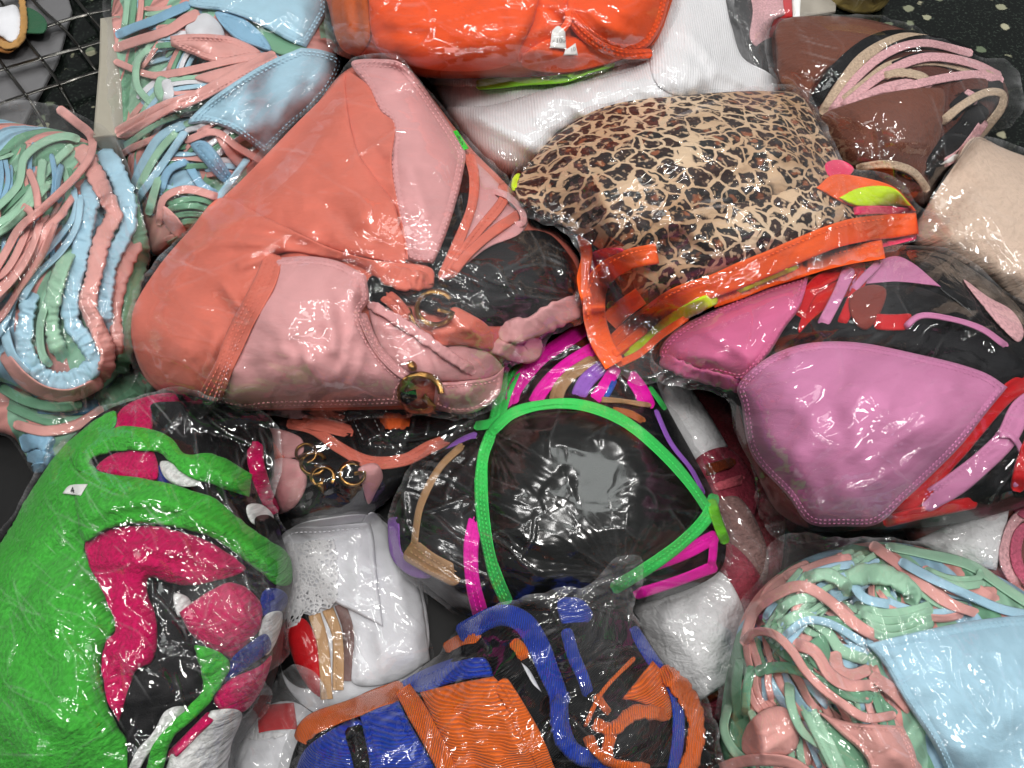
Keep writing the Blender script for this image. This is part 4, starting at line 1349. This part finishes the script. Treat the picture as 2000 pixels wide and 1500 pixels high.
strap('strap', RED, "2010,740 1960,775 1900,842 1800,962 1735,1016", 36, .004)
strap('strap', RED, "1725,1020 1807,1000 1908,980", 26, .006)
strap('strap', ORCHID, "2040,770 1996,800 1965,856 1922,900 1862,948 1800,985", 44, .004, groove=(.5,), stitch=(.6, .35))
strap('string_tie', ORCHID, "1940,850 1975,852 1994,880 1993,922 1980,960", 13, .005)
strap('strap', RED, "2040,800 2000,900 1985,960", 30, .004)
pan('cup', ORCHID, "1440,756 1492,703 1552,676 1615,667 1685,670 1790,691 1877,712 1930,731 1968,756! 1930,802 1877,870 1807,940 1769,975 1712,1024 1650,1028 1580,1022 1538,968 1468,888 1448,790", .042, pw=.8, hem=13, stitch=(6, 13), wr=.0025, wl=90,
    folds=(("1500,900 1560,960", -.005, 16), ("1860,760 1900,800", .004, 14)))
film("1270,700 1300,640 1400,575 1550,515 1650,490 1770,480 1870,495 1985,580 2110,690 2110,950 1980,1000 1880,1036 1720,1052 1600,1058 1520,1050 1480,1000 1462,900 1440,850 1410,780 1290,745", amp=.0030, ang=-.45, cl=14,
     tails=((1760, 900, 110, .8), (1600, 1045, 90, 2.2), (1700, 560, 80, 1.5), (1350, 740, 60, 1.6)), smooth=4, calm=((1620, 790, 150, .6),))

# ------------------------------------------------------------------ coral and pink bundle
thing('swimwear_bundle', 'largest bundle, coral and dusty pink bikinis with gold clasps', 'bundle', 680, 520, G_)
core('folded_garments', CORAL, "680,135 760,118 818,160 885,245 925,295 980,350 1028,405 1040,440 1085,450 1125,495 1142,560 1135,615 1060,650 1040,690 985,705 972,770 930,800 780,800 500,800 410,790 305,762 264,695 258,620 300,540 380,450 480,350 600,225", .06, .110, wr=.005, wl=110)
pan('panel', BLACK, "719,545 760,530 830,535 866,545 932,498 1010,453 1068,455 1106,490 1128,530 1120,575 1076,602 1020,630 964,637 915,628 840,612 789,590 730,600", .014, wr=.004, folds=(("880,560 1000,520 1100,540", .004, 10), ("800,570 900,585 1050,580", .004, 8), ("920,600 1000,605 1070,590", .003, 8)))
pan('panel', BLACK, "903,325 930,316 928,372 885,470 868,548! 836,525 868,430 892,380", .003)
pan('panel', PINK, "911,304 945,330 980,365 1028,408 1032,432 1016,456 950,486 880,540 856,548! 898,470 925,400 925,350", .004)
strap('strap', CORAL, "916,300 926,345 922,400 900,460 862,545", 21, .003, groove=(0,), stitch=(-.4, .4))
strap('strap', CORAL, "980,358 985,385 935,450 905,490 868,545", 20, .003, groove=(0,), stitch=(.3,))
strap('strap', CORAL, "1028,410 1004,425 960,455 915,495 878,540", 20, .003)
strap('loop', PINK, "960,372 990,382 1018,410 1022,435 1002,440", 14, .003)
pan('cup', PINK, "686,122 738,115 783,122 818,157 853,206 888,259 909,297 905,336 888,406 867,469 846,515! 796,505 785,455 772,400 760,315 764,241 740,217 715,168", .022, hem=14, stitch=(6, 14), wr=.002, folds=(("800,330 830,420", .003, 12),))
pan('flap', CORAL, "655,165 680,138! 720,168 744,217 770,240 765,318 778,402 790,455 798,508! 700,505 640,470 690,300", .006, wr=.003, folds=(("700,240 760,300", .004, 9), ("720,290 770,270", .004, 7)))
pan('panel', CORAL, "434,386! 473,350 575,245 640,180 675,140! 674,170 686,252 702,302 735,350 770,400 780,440 790,470 792,518! 720,505 650,488 550,443", .010, wr=.003, cr=.0022, folds=(("702,302 730,380 700,440", .002, 20),))
pan('panel', CORAL, "432,386 520,425 650,486 730,508 845,526 848,556! 790,556 745,545 700,515 640,503 540,498 505,590 465,690 418,788 380,786 312,757 270,702 257,640 262,600 310,520 370,450", .014, wr=.002, wl=90,
    folds=(("420,440 500,430 600,460 720,490", .008, 13), ("380,490 450,470 540,480", .009, 12), ("470,520 520,500", .006, 9), ("370,500 330,560", .004, 18), ("440,560 470,600", .006, 12), ("420,660 400,720", .004, 14)))
strap('gathered_edge', CORAL, "745,530 790,546 848,548", 38, .004, ruche=.0012, rp=11)
pan('waistband', PINK, "722,596 760,612 800,640 868,676 910,667 970,701 984,719! 960,736 850,744 800,738 740,672", .004, folds=(("760,640 800,720", .003, 7), ("800,650 830,730", .003, 7), ("840,670 860,735", .003, 7)))
strap('strap', CORAL, "742,570 770,590 790,615 806,642", 26, .003, groove=(0,), stitch=(-.4, .4))
strap('gathered_strap', PINK, "972,650 1035,640 1080,618 1142,590", 46, .006, ruche=.0011, rp=16)
strap('gathered_strap', PINK, "955,670 1000,688 1035,690 1046,660", 34, .005, ruche=.001, rp=16)
pan('knot', CORAL, "845,642 870,620 884,600 920,614 956,640 962,682 905,674 852,672", .010, folds=(("860,650 920,640", .005, 8), ("880,620 940,660", .005, 7)))
charm_G(850, 602, 36, 11, .3)
strap('gold_bar', GOLD, "798,600 806,628 822,648", 9, .003)
pan('cup', PINK, "537,504! 600,500 660,510 715,538! 720,586 706,612 733,674 768,716 805,742! 783,766 782,792! 700,795 600,797 525,799 465,804 408,790! 434,716 490,600", .040, pw=.9, hem=13, stitch=(6, 13), wr=.003, wl=55, cr=.0026,
    folds=(("640,590 650,680", .004, 14), ("690,570 700,650", .004, 12), ("600,700 640,760", .004, 14), ("560,690 580,760", .003, 14)))
strap('seam_band', CORAL, "536,496 520,545 470,640 432,730 402,792", 40, .0026, groove=(-.1, .35), stitch=(-.35, .1, .6))
strap('elastic_edge', PINK, "719,592 800,640 870,690 928,728", 22, .003, ruche=.0006, rp=8)
strap('trim', PINK, "706,612 733,674 768,716 806,744", 18, .003, groove=(0,), stitch=(-.4, .4))
pan('tie_loop', PINK, "846,796! 851,748! 905,744 962,735 985,716! 974,772 930,804 886,808", .008, folds=(("870,750 880,800", .005, 8), ("920,745 915,800", .004, 8)), hem=9, stitch=(9,))
charm_G(822, 768, 40, 14, .9)
pan('gold_clasp', GOLD, "795,706 806,704 815,714 812,724 800,724", .002, step=6)
pan('black_tab', BLACK, "783,768! 812,760! 815,778! 796,790! 784,790!", .002, step=8)
tgs = pan('size_tag', TAGGREEN, "885,256! 893,254! 916,290! 906,293!", .0, step=6, t=.0015)
label_text('08230', 900, 273, .55, .83, 9, INK, tgs)
film("670,130 690,108 760,108 825,155 892,245 935,285 990,342 1040,400 1052,432 1095,440 1138,488 1155,560 1150,620 1070,660 1050,700 998,715 985,775 940,812 780,815 620,822 500,815 400,806 300,776 254,705 246,615 290,530 370,440 470,340 590,215", amp=.0026, ang=.25, cl=12,
     tails=((740, 270, 60, 1.2), (850, 620, 90, 1.5), (1000, 560, 100, 1.2), (330, 690, 60, .8)), conv=((720, 500, 120, .003),), smooth=3, mat=FILM, calm=((600, 640, 110, .5), (560, 360, 110, .4)))

# ------------------------------------------------------------------ leopard bundle
thing('swimwear_bundle', 'leopard print bundle with neon orange and yellow ties', 'bundle', 1380, 380, G_)
core('folded_garments', LEO, "1008,362 1040,310 1110,245 1190,206 1350,185 1500,178 1562,186 1602,250 1645,330 1720,420 1600,490 1450,540 1310,590 1230,590 1190,510 1110,448 1015,395", .06, .095, wr=.005, wl=100)
pan('cup', LEO, "1006,365 1040,312 1110,247 1195,208 1350,185 1500,178 1562,187 1602,250 1640,330 1600,362 1480,392 1360,430 1300,470 1250,520 1200,505 1150,472 1108,446 1020,396", .020, wr=.003, wl=80, cr=.0024, folds=(("1130,330 1180,400 1190,460", .004, 12), ("1080,300 1150,260", .003, 14), ("1300,330 1380,350 1540,320", -.003, 10), ("1330,250 1420,290", .003, 8), ("1440,220 1500,290 1560,310", .003, 9)))
pan('panel', LEO, "1290,420 1360,408 1480,388 1600,358 1660,375 1722,420 1600,490 1450,545 1310,592 1250,580 1235,530", .014, folds=(("1330,440 1420,500", .005, 12), ("1450,420 1520,470", .004, 12)))
strap('tie', NYELLOW, "1004,372 1006,350 1016,340", 11, .004)
pan('pink_end', NPINK, "1612,320 1640,312 1668,330 1650,348 1620,345", .004)
pan('orange_end', NORANGE, "1594,367! 1626,342 1702,350 1750,368 1790,412! 1740,420 1660,402", .006, folds=(("1620,365 1700,360", .004, 8),))
pan('yellow_end', NYELLOW, "1639,386! 1678,367 1744,367 1780,402! 1722,402 1668,401", .006)
strap('red_tie', NPINK, "1660,412 1720,410 1785,416", 18, .003)
strap('pink_tie', NPINK, "1790,455 1730,470 1680,480", 24, .003)
strap('orange_tie', NORANGE, "1726,486 1615,508 1490,548 1390,585", 38, .003, groove=(.4,), stitch=(.5,), ends=False)
strap('orange_tie', NORANGE, "1792,436 1650,455 1500,515 1400,556 1310,590 1238,645 1185,690", 46, .004, groove=(.5,), stitch=(.6,), ends=False)
strap('yellow_tie', NYELLOW, "1400,580 1350,604 1300,634 1262,668 1218,692", 27, .004)
strap('orange_tie', NORANGE, "1345,618 1290,655 1250,690 1205,712", 15, .003)
strap('yellow_tie', NYELLOW, "1560,520 1500,545 1440,570", 10, .003)
pan('pink_tie', NPINK, "1134,538 1146,502 1175,486 1218,488 1190,515 1160,560", .005)
strap('orange_tie', NORANGE, "1138,456 1146,500 1138,545 1150,600", 24, .004)
strap('orange_tie', NORANGE, "1284,495 1225,508 1172,545 1160,600 1172,660 1200,712", 44, .004, groove=(.5,), stitch=(.55,), ends=False)
strap('orange_tie', NORANGE, "1252,578 1215,605 1190,630", 36, .004, ends=False)
strap('yellow_tie', NYELLOW, "1186,600 1200,590", 14, .003)
strap('orange_tie', NORANGE, "1262,640 1215,678 1190,700", 20, .004)
film("992,370 1030,300 1100,236 1185,196 1350,174 1505,168 1572,180 1615,245 1660,320 1760,355 1800,400 1860,430 1800,470 1720,500 1600,525 1450,575 1380,605 1320,640 1275,690 1290,730 1255,752 1210,735 1160,690 1140,610 1128,500 1100,455 1000,405", amp=.0030, ang=-.35, cl=10,
     tails=((1500, 420, 160, .8), (1200, 640, 70, 1.5), (1240, 720, 40, 2.5), (1640, 340, 60, 1.5)), conv=((1640, 330, 260, .004), (1150, 480, 140, .004)))

# ------------------------------------------------------------------ green terry bundle
thing('swimwear_bundle', 'bright green terry bundle with fuchsia and black pieces, lower left', 'bundle', 250, 1200, G_)
core('folded_garments', TBLACK, "210,800 340,770 440,790 520,830 535,900 520,980 555,1060 572,1130 560,1190 545,1300 510,1390 465,1460 440,1580 -80,1580 -80,1150 5,1050 60,955 130,865", .035, .10, wr=.004)
pan('panel', TFUCH, "222,832 236,800 280,776 342,770 350,792 300,800 296,840 250,850", .006)
pan('panel', TBLACK, "294,792 350,784 432,790 512,822 532,852 520,902 500,935 470,955 400,918 360,892 330,850", .008)
strap('strap', TFUCH, "498,862 500,905 512,945 536,1004", 32, .005)
pan('panel', TWHITE, "482,988 510,985 535,1010 525,1030 490,1020", .004)
pan('panel', TBLACK, "498,1012 525,1006 545,1028 545,1058 515,1058", .006)
pan('panel', NAVY, "300,912 330,912 345,940 310,942", .003)
pan('panel', TWHITE, "313,902 345,905 392,945 350,950 320,930", .004)
pan('panel', TFUCH, "188,915 222,886 296,878 306,936 245,932", .007)
pan('panel', TGREEN, "204,810 226,803 228,828 215,842 178,898 158,920 170,935 300,945 300,1030 210,1036 166,1060 172,1092 198,1140 216,1185 234,1210 222,1236 206,1257 199,1290 206,1360 226,1412 248,1445 250,1580 -80,1580 -80,1150 6,1052 60,958 130,866", .018, wr=.004, wl=90, wav=1.5,
    folds=(("20,1200 90,1100 180,1040", -.006, 10), ("60,1060 180,1000 250,990", .006, 16), ("40,1350 120,1420", .004, 20), ("90,980 160,940", .005, 10)), ang=.6)
pan('strap_loop', TGREEN, "134,872 210,838 280,834 336,856 358,884 420,888 494,926! 487,972! 420,948 374,934 336,906 315,885 280,880 210,885 176,902 190,920 150,918", .008, wav=1.5, folds=(("200,860 290,855 350,890 470,945", .003, 10),))
pan('panel', TFUCH, "168,1060 196,1038 280,1026 332,1033 402,1055 465,1094 480,1112 440,1130 385,1142 332,1140 290,1128 290,1164 305,1199 309,1241 298,1290 264,1312 253,1360 232,1412! 210,1370 198,1290 206,1256 226,1232 210,1180 188,1130 172,1098", .012, wr=.003, wav=1.5, folds=(("200,1080 300,1070 440,1105", .005, 10), ("190,1100 280,1100 380,1130", .004, 9)), ang=.2)
pan('strap_loop', TGREEN, "154,925 245,930 350,950 420,975 474,1018 526,1055 562,1082 568,1138 546,1145 490,1102 420,1053 350,1031 280,1023 210,1033 164,1058 150,1000", .014, wav=1.5, folds=(("200,980 330,985 450,1040 540,1110", .004, 14), ("180,1030 250,1000 350,1010", -.003, 8)), ang=.3)
pan('panel', TBLACK, "288,1142 336,1150 352,1199 372,1241 396,1307 386,1367 330,1390 282,1456 250,1580 246,1440 232,1412! 260,1325 298,1290 308,1240 302,1195", .006)
pan('panel', NAVY, "514,1155 545,1150 562,1165 555,1190 512,1202", .005)
pan('panel', TWHITE, "340,1160 365,1165 375,1185 350,1205", .003)
pan('panel', TWHITE, "520,1200 550,1195 545,1240 520,1280 505,1240", .004)
pan('cup', TFUCH, "350,1196! 385,1170 455,1138 505,1170 510,1222 484,1257 455,1288! 420,1273 372,1236", .016, wav=1, folds=(("390,1200 440,1250", .003, 10),))
pan('panel', NAVY, "450,1290 484,1258 520,1238 530,1264 492,1298 440,1330", .006)
strap('strap', TWHITE, "366,1384 330,1396 312,1428 280,1470 256,1520", 24, .004, wob=3)
pan('panel', TFUCH, "418,1362 448,1328 508,1300 530,1280 512,1345 472,1392 425,1382", .008)
pan('panel', TWHITE, "412,1390 470,1392 452,1458 425,1580 320,1580 330,1480 372,1438", .010, wav=2)
strap('strap', TFUCH, "415,1395 370,1440 330,1480", 20, .004)
pan('panel', TGREEN, "381,1262 448,1290 424,1352 386,1396 334,1446 312,1520 270,1560 284,1500 308,1440 360,1388 396,1349 392,1300", .006, wav=2)
tg4 = pan('size_tag', PAPER, "122,964! 134,949 172,945! 158,968!", 0, step=7, t=.001, soft=4, wr=0)
label_text('4', 141, 957, 1, -.25, 17, INK, tg4)
film("195,795 340,758 450,780 535,822 550,905 535,980 572,1060 585,1130 572,1195 560,1290 522,1330 530,1360 500,1420 470,1480 445,1580 -80,1580 -80,1140 0,1040 50,950 120,855", amp=.0024, ang=.9, cl=10,
     tails=((490, 1250, 70, 1.6), (430, 1160, 70, 1.2), (500, 1330, 50, 1.5)), conv=((530, 1310, 170, .005),), smooth=3, mat=FILM_SOFT, haze=1.8)

# ------------------------------------------------------------------ pastel bundle, bottom right
thing('swimwear_bundle', 'pastel bundle of strings with one big blue triangle top, bottom right corner', 'bundle', 1700, 1300, G_)
core('folded_garments', fab('#5C8A70', 'tiestack', .8), "1395,1580 1405,1420 1425,1290 1460,1185 1520,1120 1600,1080 1720,1058 1860,1085 2000,1150 2120,1200 2120,1580", .035, .09, wr=.006)
fill('tie', [PPINK, PGREEN, PBLUE, PGREEN2, PGREEN, PPINK], "1430,1480 1430,1300 1480,1180 1600,1100 1780,1080 1960,1160 1780,1220 1720,1300 1780,1420 1800,1520", 220, 15, .0035, ang=.7, spread=.8)
fill('tie', [PPINK, PGREEN, PGREEN, PBLUE], "1440,1290 1462,1195 1530,1125 1640,1075 1730,1066 1690,1110 1600,1130 1530,1200 1490,1280", 60, 15, .0035, ang=-.7, spread=.4)
S = lambda m, q, w_=22, **k: strap('tie', m, q, w_ * .9, .0032, **k)
S(PGREEN, "1730,1066 1790,1078 1895,1104 1965,1150 2040,1200", 22)
S(PPINK, "1800,1110 1860,1150 1947,1158", 24); S(PPINK, "1830,1128 1890,1142 1950,1175", 22)
S(PGREEN, "1805,1112 1860,1132 1912,1128 1915,1112", 18); S(PGREEN, "1820,1128 1870,1144 1925,1140", 18)
S(PPINK, "1700,1062 1748,1097 1800,1140 1846,1174 1912,1200", 24)
S(PBLUE, "1756,1095 1825,1132 1895,1164 1965,1192 2060,1206", 22)
for k in range(4):
    S([PGREEN, PGREEN, PGREEN, PGREEN][k], f"{1668+k*8},{1180+k*17} {1720+k*4},{1196+k*16} {1772+k*3},{1194+k*14} {1824},{1180+k*12}", 20)
strap('gathered_tie', PGREEN, "1650,1132 1685,1122 1737,1126 1782,1160 1775,1180", 38, .008, ruche=.0011, rp=14)
strap('gathered_tie', PGREEN, "1570,1132 1615,1122 1652,1146 1655,1165", 28, .007, ruche=.0010, rp=14)
S(PBLUE, "1665,1138 1688,1168 1744,1182", 22)
S(PGREEN, "1517,1196 1552,1172 1596,1166", 22)
S(PGREEN, "1520,1222 1566,1202 1615,1234 1642,1270 1695,1290", 25)
S(PPINK, "1455,1255 1474,1194 1517,1160 1566,1145 1615,1170 1667,1216 1716,1246", 25)
S(PBLUE, "1530,1244 1573,1213 1615,1216 1667,1244 1698,1264", 19)
pan('panel', PGREEN2, "1570,1268 1608,1240 1622,1290 1600,1310", .005)
S(PGREEN2, "1445,1285 1438,1342 1442,1412", 24); S(PGREEN, "1424,1375 1414,1423 1440,1474 1480,1494", 22)
S(PGREEN2, "1468,1300 1458,1350 1456,1400", 20); S(PBLUE, "1494,1320 1496,1372", 16); S(PPINK, "1505,1290 1500,1330 1508,1370", 16)
S(PGREEN2, "1475,1313 1517,1303 1566,1311 1615,1339 1667,1360 1704,1364", 26)
S(PPINK, "1628,1272 1640,1310 1665,1318 1700,1306", 28)
S(PPINK, "1548,1256 1590,1272 1622,1318 1657,1338 1706,1338", 27)
S(PPINK, "1700,1318 1740,1346 1788,1394", 28)
pan('puffed_cup', PPINK, "1452,1470 1455,1424 1489,1388 1527,1380 1556,1405 1556,1460 1512,1482", .007, folds=(("1460,1440 1520,1420", .003, 8), ("1490,1470 1545,1430", .003, 7)))
S(PGREEN, "1541,1330 1545,1377 1569,1430 1615,1465 1645,1510", 22)
pan('panel', PGREEN2, "1600,1398 1650,1428 1706,1495 1720,1560 1640,1560 1620,1470", .006)
strap('hem_band', PGREEN, "1572,1372 1597,1423 1622,1472 1650,1530", 32, .004, groove=(0,), stitch=(-.4, .0, .4))
pan('band', PPINK, "1595,1388! 1650,1408 1764,1418! 1788,1472 1796,1560 1720,1560 1690,1480 1640,1432", .010, hem=11, stitch=(6, 11))
S(PPINK, "1390,1510 1440,1490 1490,1484 1550,1492 1600,1530", 26)
S(PPINK, "1448,1258 1475,1235 1510,1238 1545,1269 1573,1311 1608,1346 1650,1378 1692,1402 1750,1396", 21, arch=.004)
pan('triangle_cup', PBLUE, "1692,1258! 1790,1234 1877,1216 1947,1206 2040,1200 2130,1205! 2130,1590! 1880,1590 1853,1520 1818,1447 1772,1377 1722,1292", .020, hem=18, stitch=(9, 17), wr=.0015, cr=.0005, folds=(("1720,1280 1760,1270", .003, 8), ("1900,1260 1920,1420", .002, 14)))
film("1385,1590 1392,1420 1412,1290 1450,1175 1490,1110 1500,1060 1560,1040 1640,1050 1730,1046 1870,1072 2010,1140 2140,1190 2140,1590", amp=.0036, ang=1.1, cl=9,
     tails=((1530, 1100, 70, 2.5), (1470, 1250, 50, 1.5)), conv=((1530, 1090, 200, .004),))

# ------------------------------------------------------------------ blue and orange ribbed bundle
thing('swimwear_bundle', 'ribbed royal blue, orange and black bundle at the bottom centre', 'bundle', 950, 1380, G_)
core('folded_garments', RBLACK, "575,1580 590,1430 640,1395 800,1345 862,1290 925,1232 985,1195 1080,1172 1180,1178 1240,1215 1290,1285 1335,1335 1375,1405 1395,1580", .03, .105, wr=.005)
strap('strap', RORANGE_T, "868,1268 900,1250 940,1246", 24, .004)
pan('panel', RBLUE, "775,1342 845,1300 936,1278 952,1290 967,1320! 895,1330 824,1354!", .008, hem=12, stitch=(12,))
pan('panel', RBLACK, "880,1292 945,1256 995,1258 1032,1320 1082,1390 1094,1440 1110,1520 1070,1480 1020,1400 968,1330 950,1285", .008)
pan('white_gusset', WHITE, "1018,1294! 1032,1306 1058,1352! 1040,1335", .002)
strap('strap', RORANGE_T, "1000,1252 1018,1270 1024,1292", 26, .004)
pan('panel', RBLUE, "1090,1172 1135,1170 1158,1202 1140,1222 1105,1228", .006)
pan('panel', RBLACK, "1065,1232 1120,1216 1200,1220 1242,1226 1252,1290 1212,1332 1172,1372 1120,1352 1085,1290", .016, folds=(("1100,1260 1180,1250 1230,1260", .006, 10), ("1110,1300 1200,1290", .006, 10)), wr=.004)
strap('strap', RBLUE_T, "895,1240 978,1202 1020,1214 1050,1258 1070,1307 1090,1358 1096,1420 1120,1465 1175,1492 1210,1520", 40, .004, groove=(.3,), stitch=(.5,), taper=(1, 1.05, 1.05, 1, .85, .8))
strap('strap', RBLUE_T, "1105,1228 1120,1280 1140,1326 1150,1360", 26, .003)
strap('strap', RBLUE_T, "1235,1225 1256,1260 1282,1300 1318,1350", 24, .003)
pan('panel', RBLUE, "580,1580 588,1476 640,1430 700,1405 722,1450 730,1580", .006)
strap('strap', RBLACK, "690,1418 702,1460 722,1540", 40, .005)
pan('panel', RORANGE, "820,1352! 890,1335 964,1321! 988,1346 1022,1395 1072,1500 1100,1590 890,1590 850,1420", .016, wr=.003, folds=(("960,1360 1040,1500", .002, 8), ("900,1400 940,1520", -.003, 14)))
strap('seam_band', RORANGE, "975,1330 1010,1385 1050,1460 1085,1550", 34, .002, groove=(-.2, .4), stitch=(.1,))
pan('panel', RBLUE, "702,1392! 778,1368! 800,1412 850,1500 880,1590 735,1590 720,1480", .010, hem=14, stitch=(8, 14))
strap('waistband', RORANGE_T, "588,1450 604,1420 665,1392 740,1362 790,1346", 40, .005, wob=3)
strap('waistband', RORANGE_T, "786,1344 806,1375 836,1430 872,1500 900,1570", 38, .004, groove=(-.2, .35), stitch=(.1, .65, -.5), ends=False)
strap('strap', RBLUE_T, "1106,1350 1090,1388 1097,1440 1126,1472 1170,1489", 33, .008, ruche=.0013, rp=8)
pan('panel', RORANGE, "1215,1365! 1275,1290! 1306,1330 1318,1400 1280,1395 1250,1372", .008)
pan('panel', RBLACK, "1188,1442 1240,1400 1302,1420 1312,1510 1232,1520", .010)
strap('strap', RBLUE_T, "1300,1312 1322,1370 1324,1450 1306,1540", 24, .005)
strap('strap', RORANGE_T, "1290,1305 1335,1350 1358,1400 1356,1460 1330,1540", 35, .006, groove=(0,), ruche=.0006)
strap('strap', RORANGE_T, "1150,1408 1195,1424 1240,1392 1310,1398", 28, .006, groove=(0,), ruche=.0006)
strap('strap', RORANGE_T, "1196,1428 1186,1465 1190,1490", 22, .005)
strap('strap', RORANGE_T, "1146,1430 1160,1462 1200,1492 1275,1502", 24, .006, ruche=.0006)
strap('strap', RORANGE_T, "1160,1350 1176,1375 1192,1396", 18, .005)
strap('string_tie', RORANGE_T, "1240,1284 1176,1352 1140,1425", 9, .004)
film("560,1590 570,1425 630,1380 780,1330 850,1280 910,1215 970,1180 1080,1150 1150,1140 1210,1090 1250,1085 1255,1130 1240,1190 1300,1280 1350,1325 1392,1400 1415,1590", amp=.0034, ang=-.6, cl=9,
     tails=((1210, 1130, 60, 3), (1180, 1220, 80, 1.5), (1220, 1400, 70, 1.2)), conv=((1220, 1110, 200, .005), (640, 1390, 140, .004)))
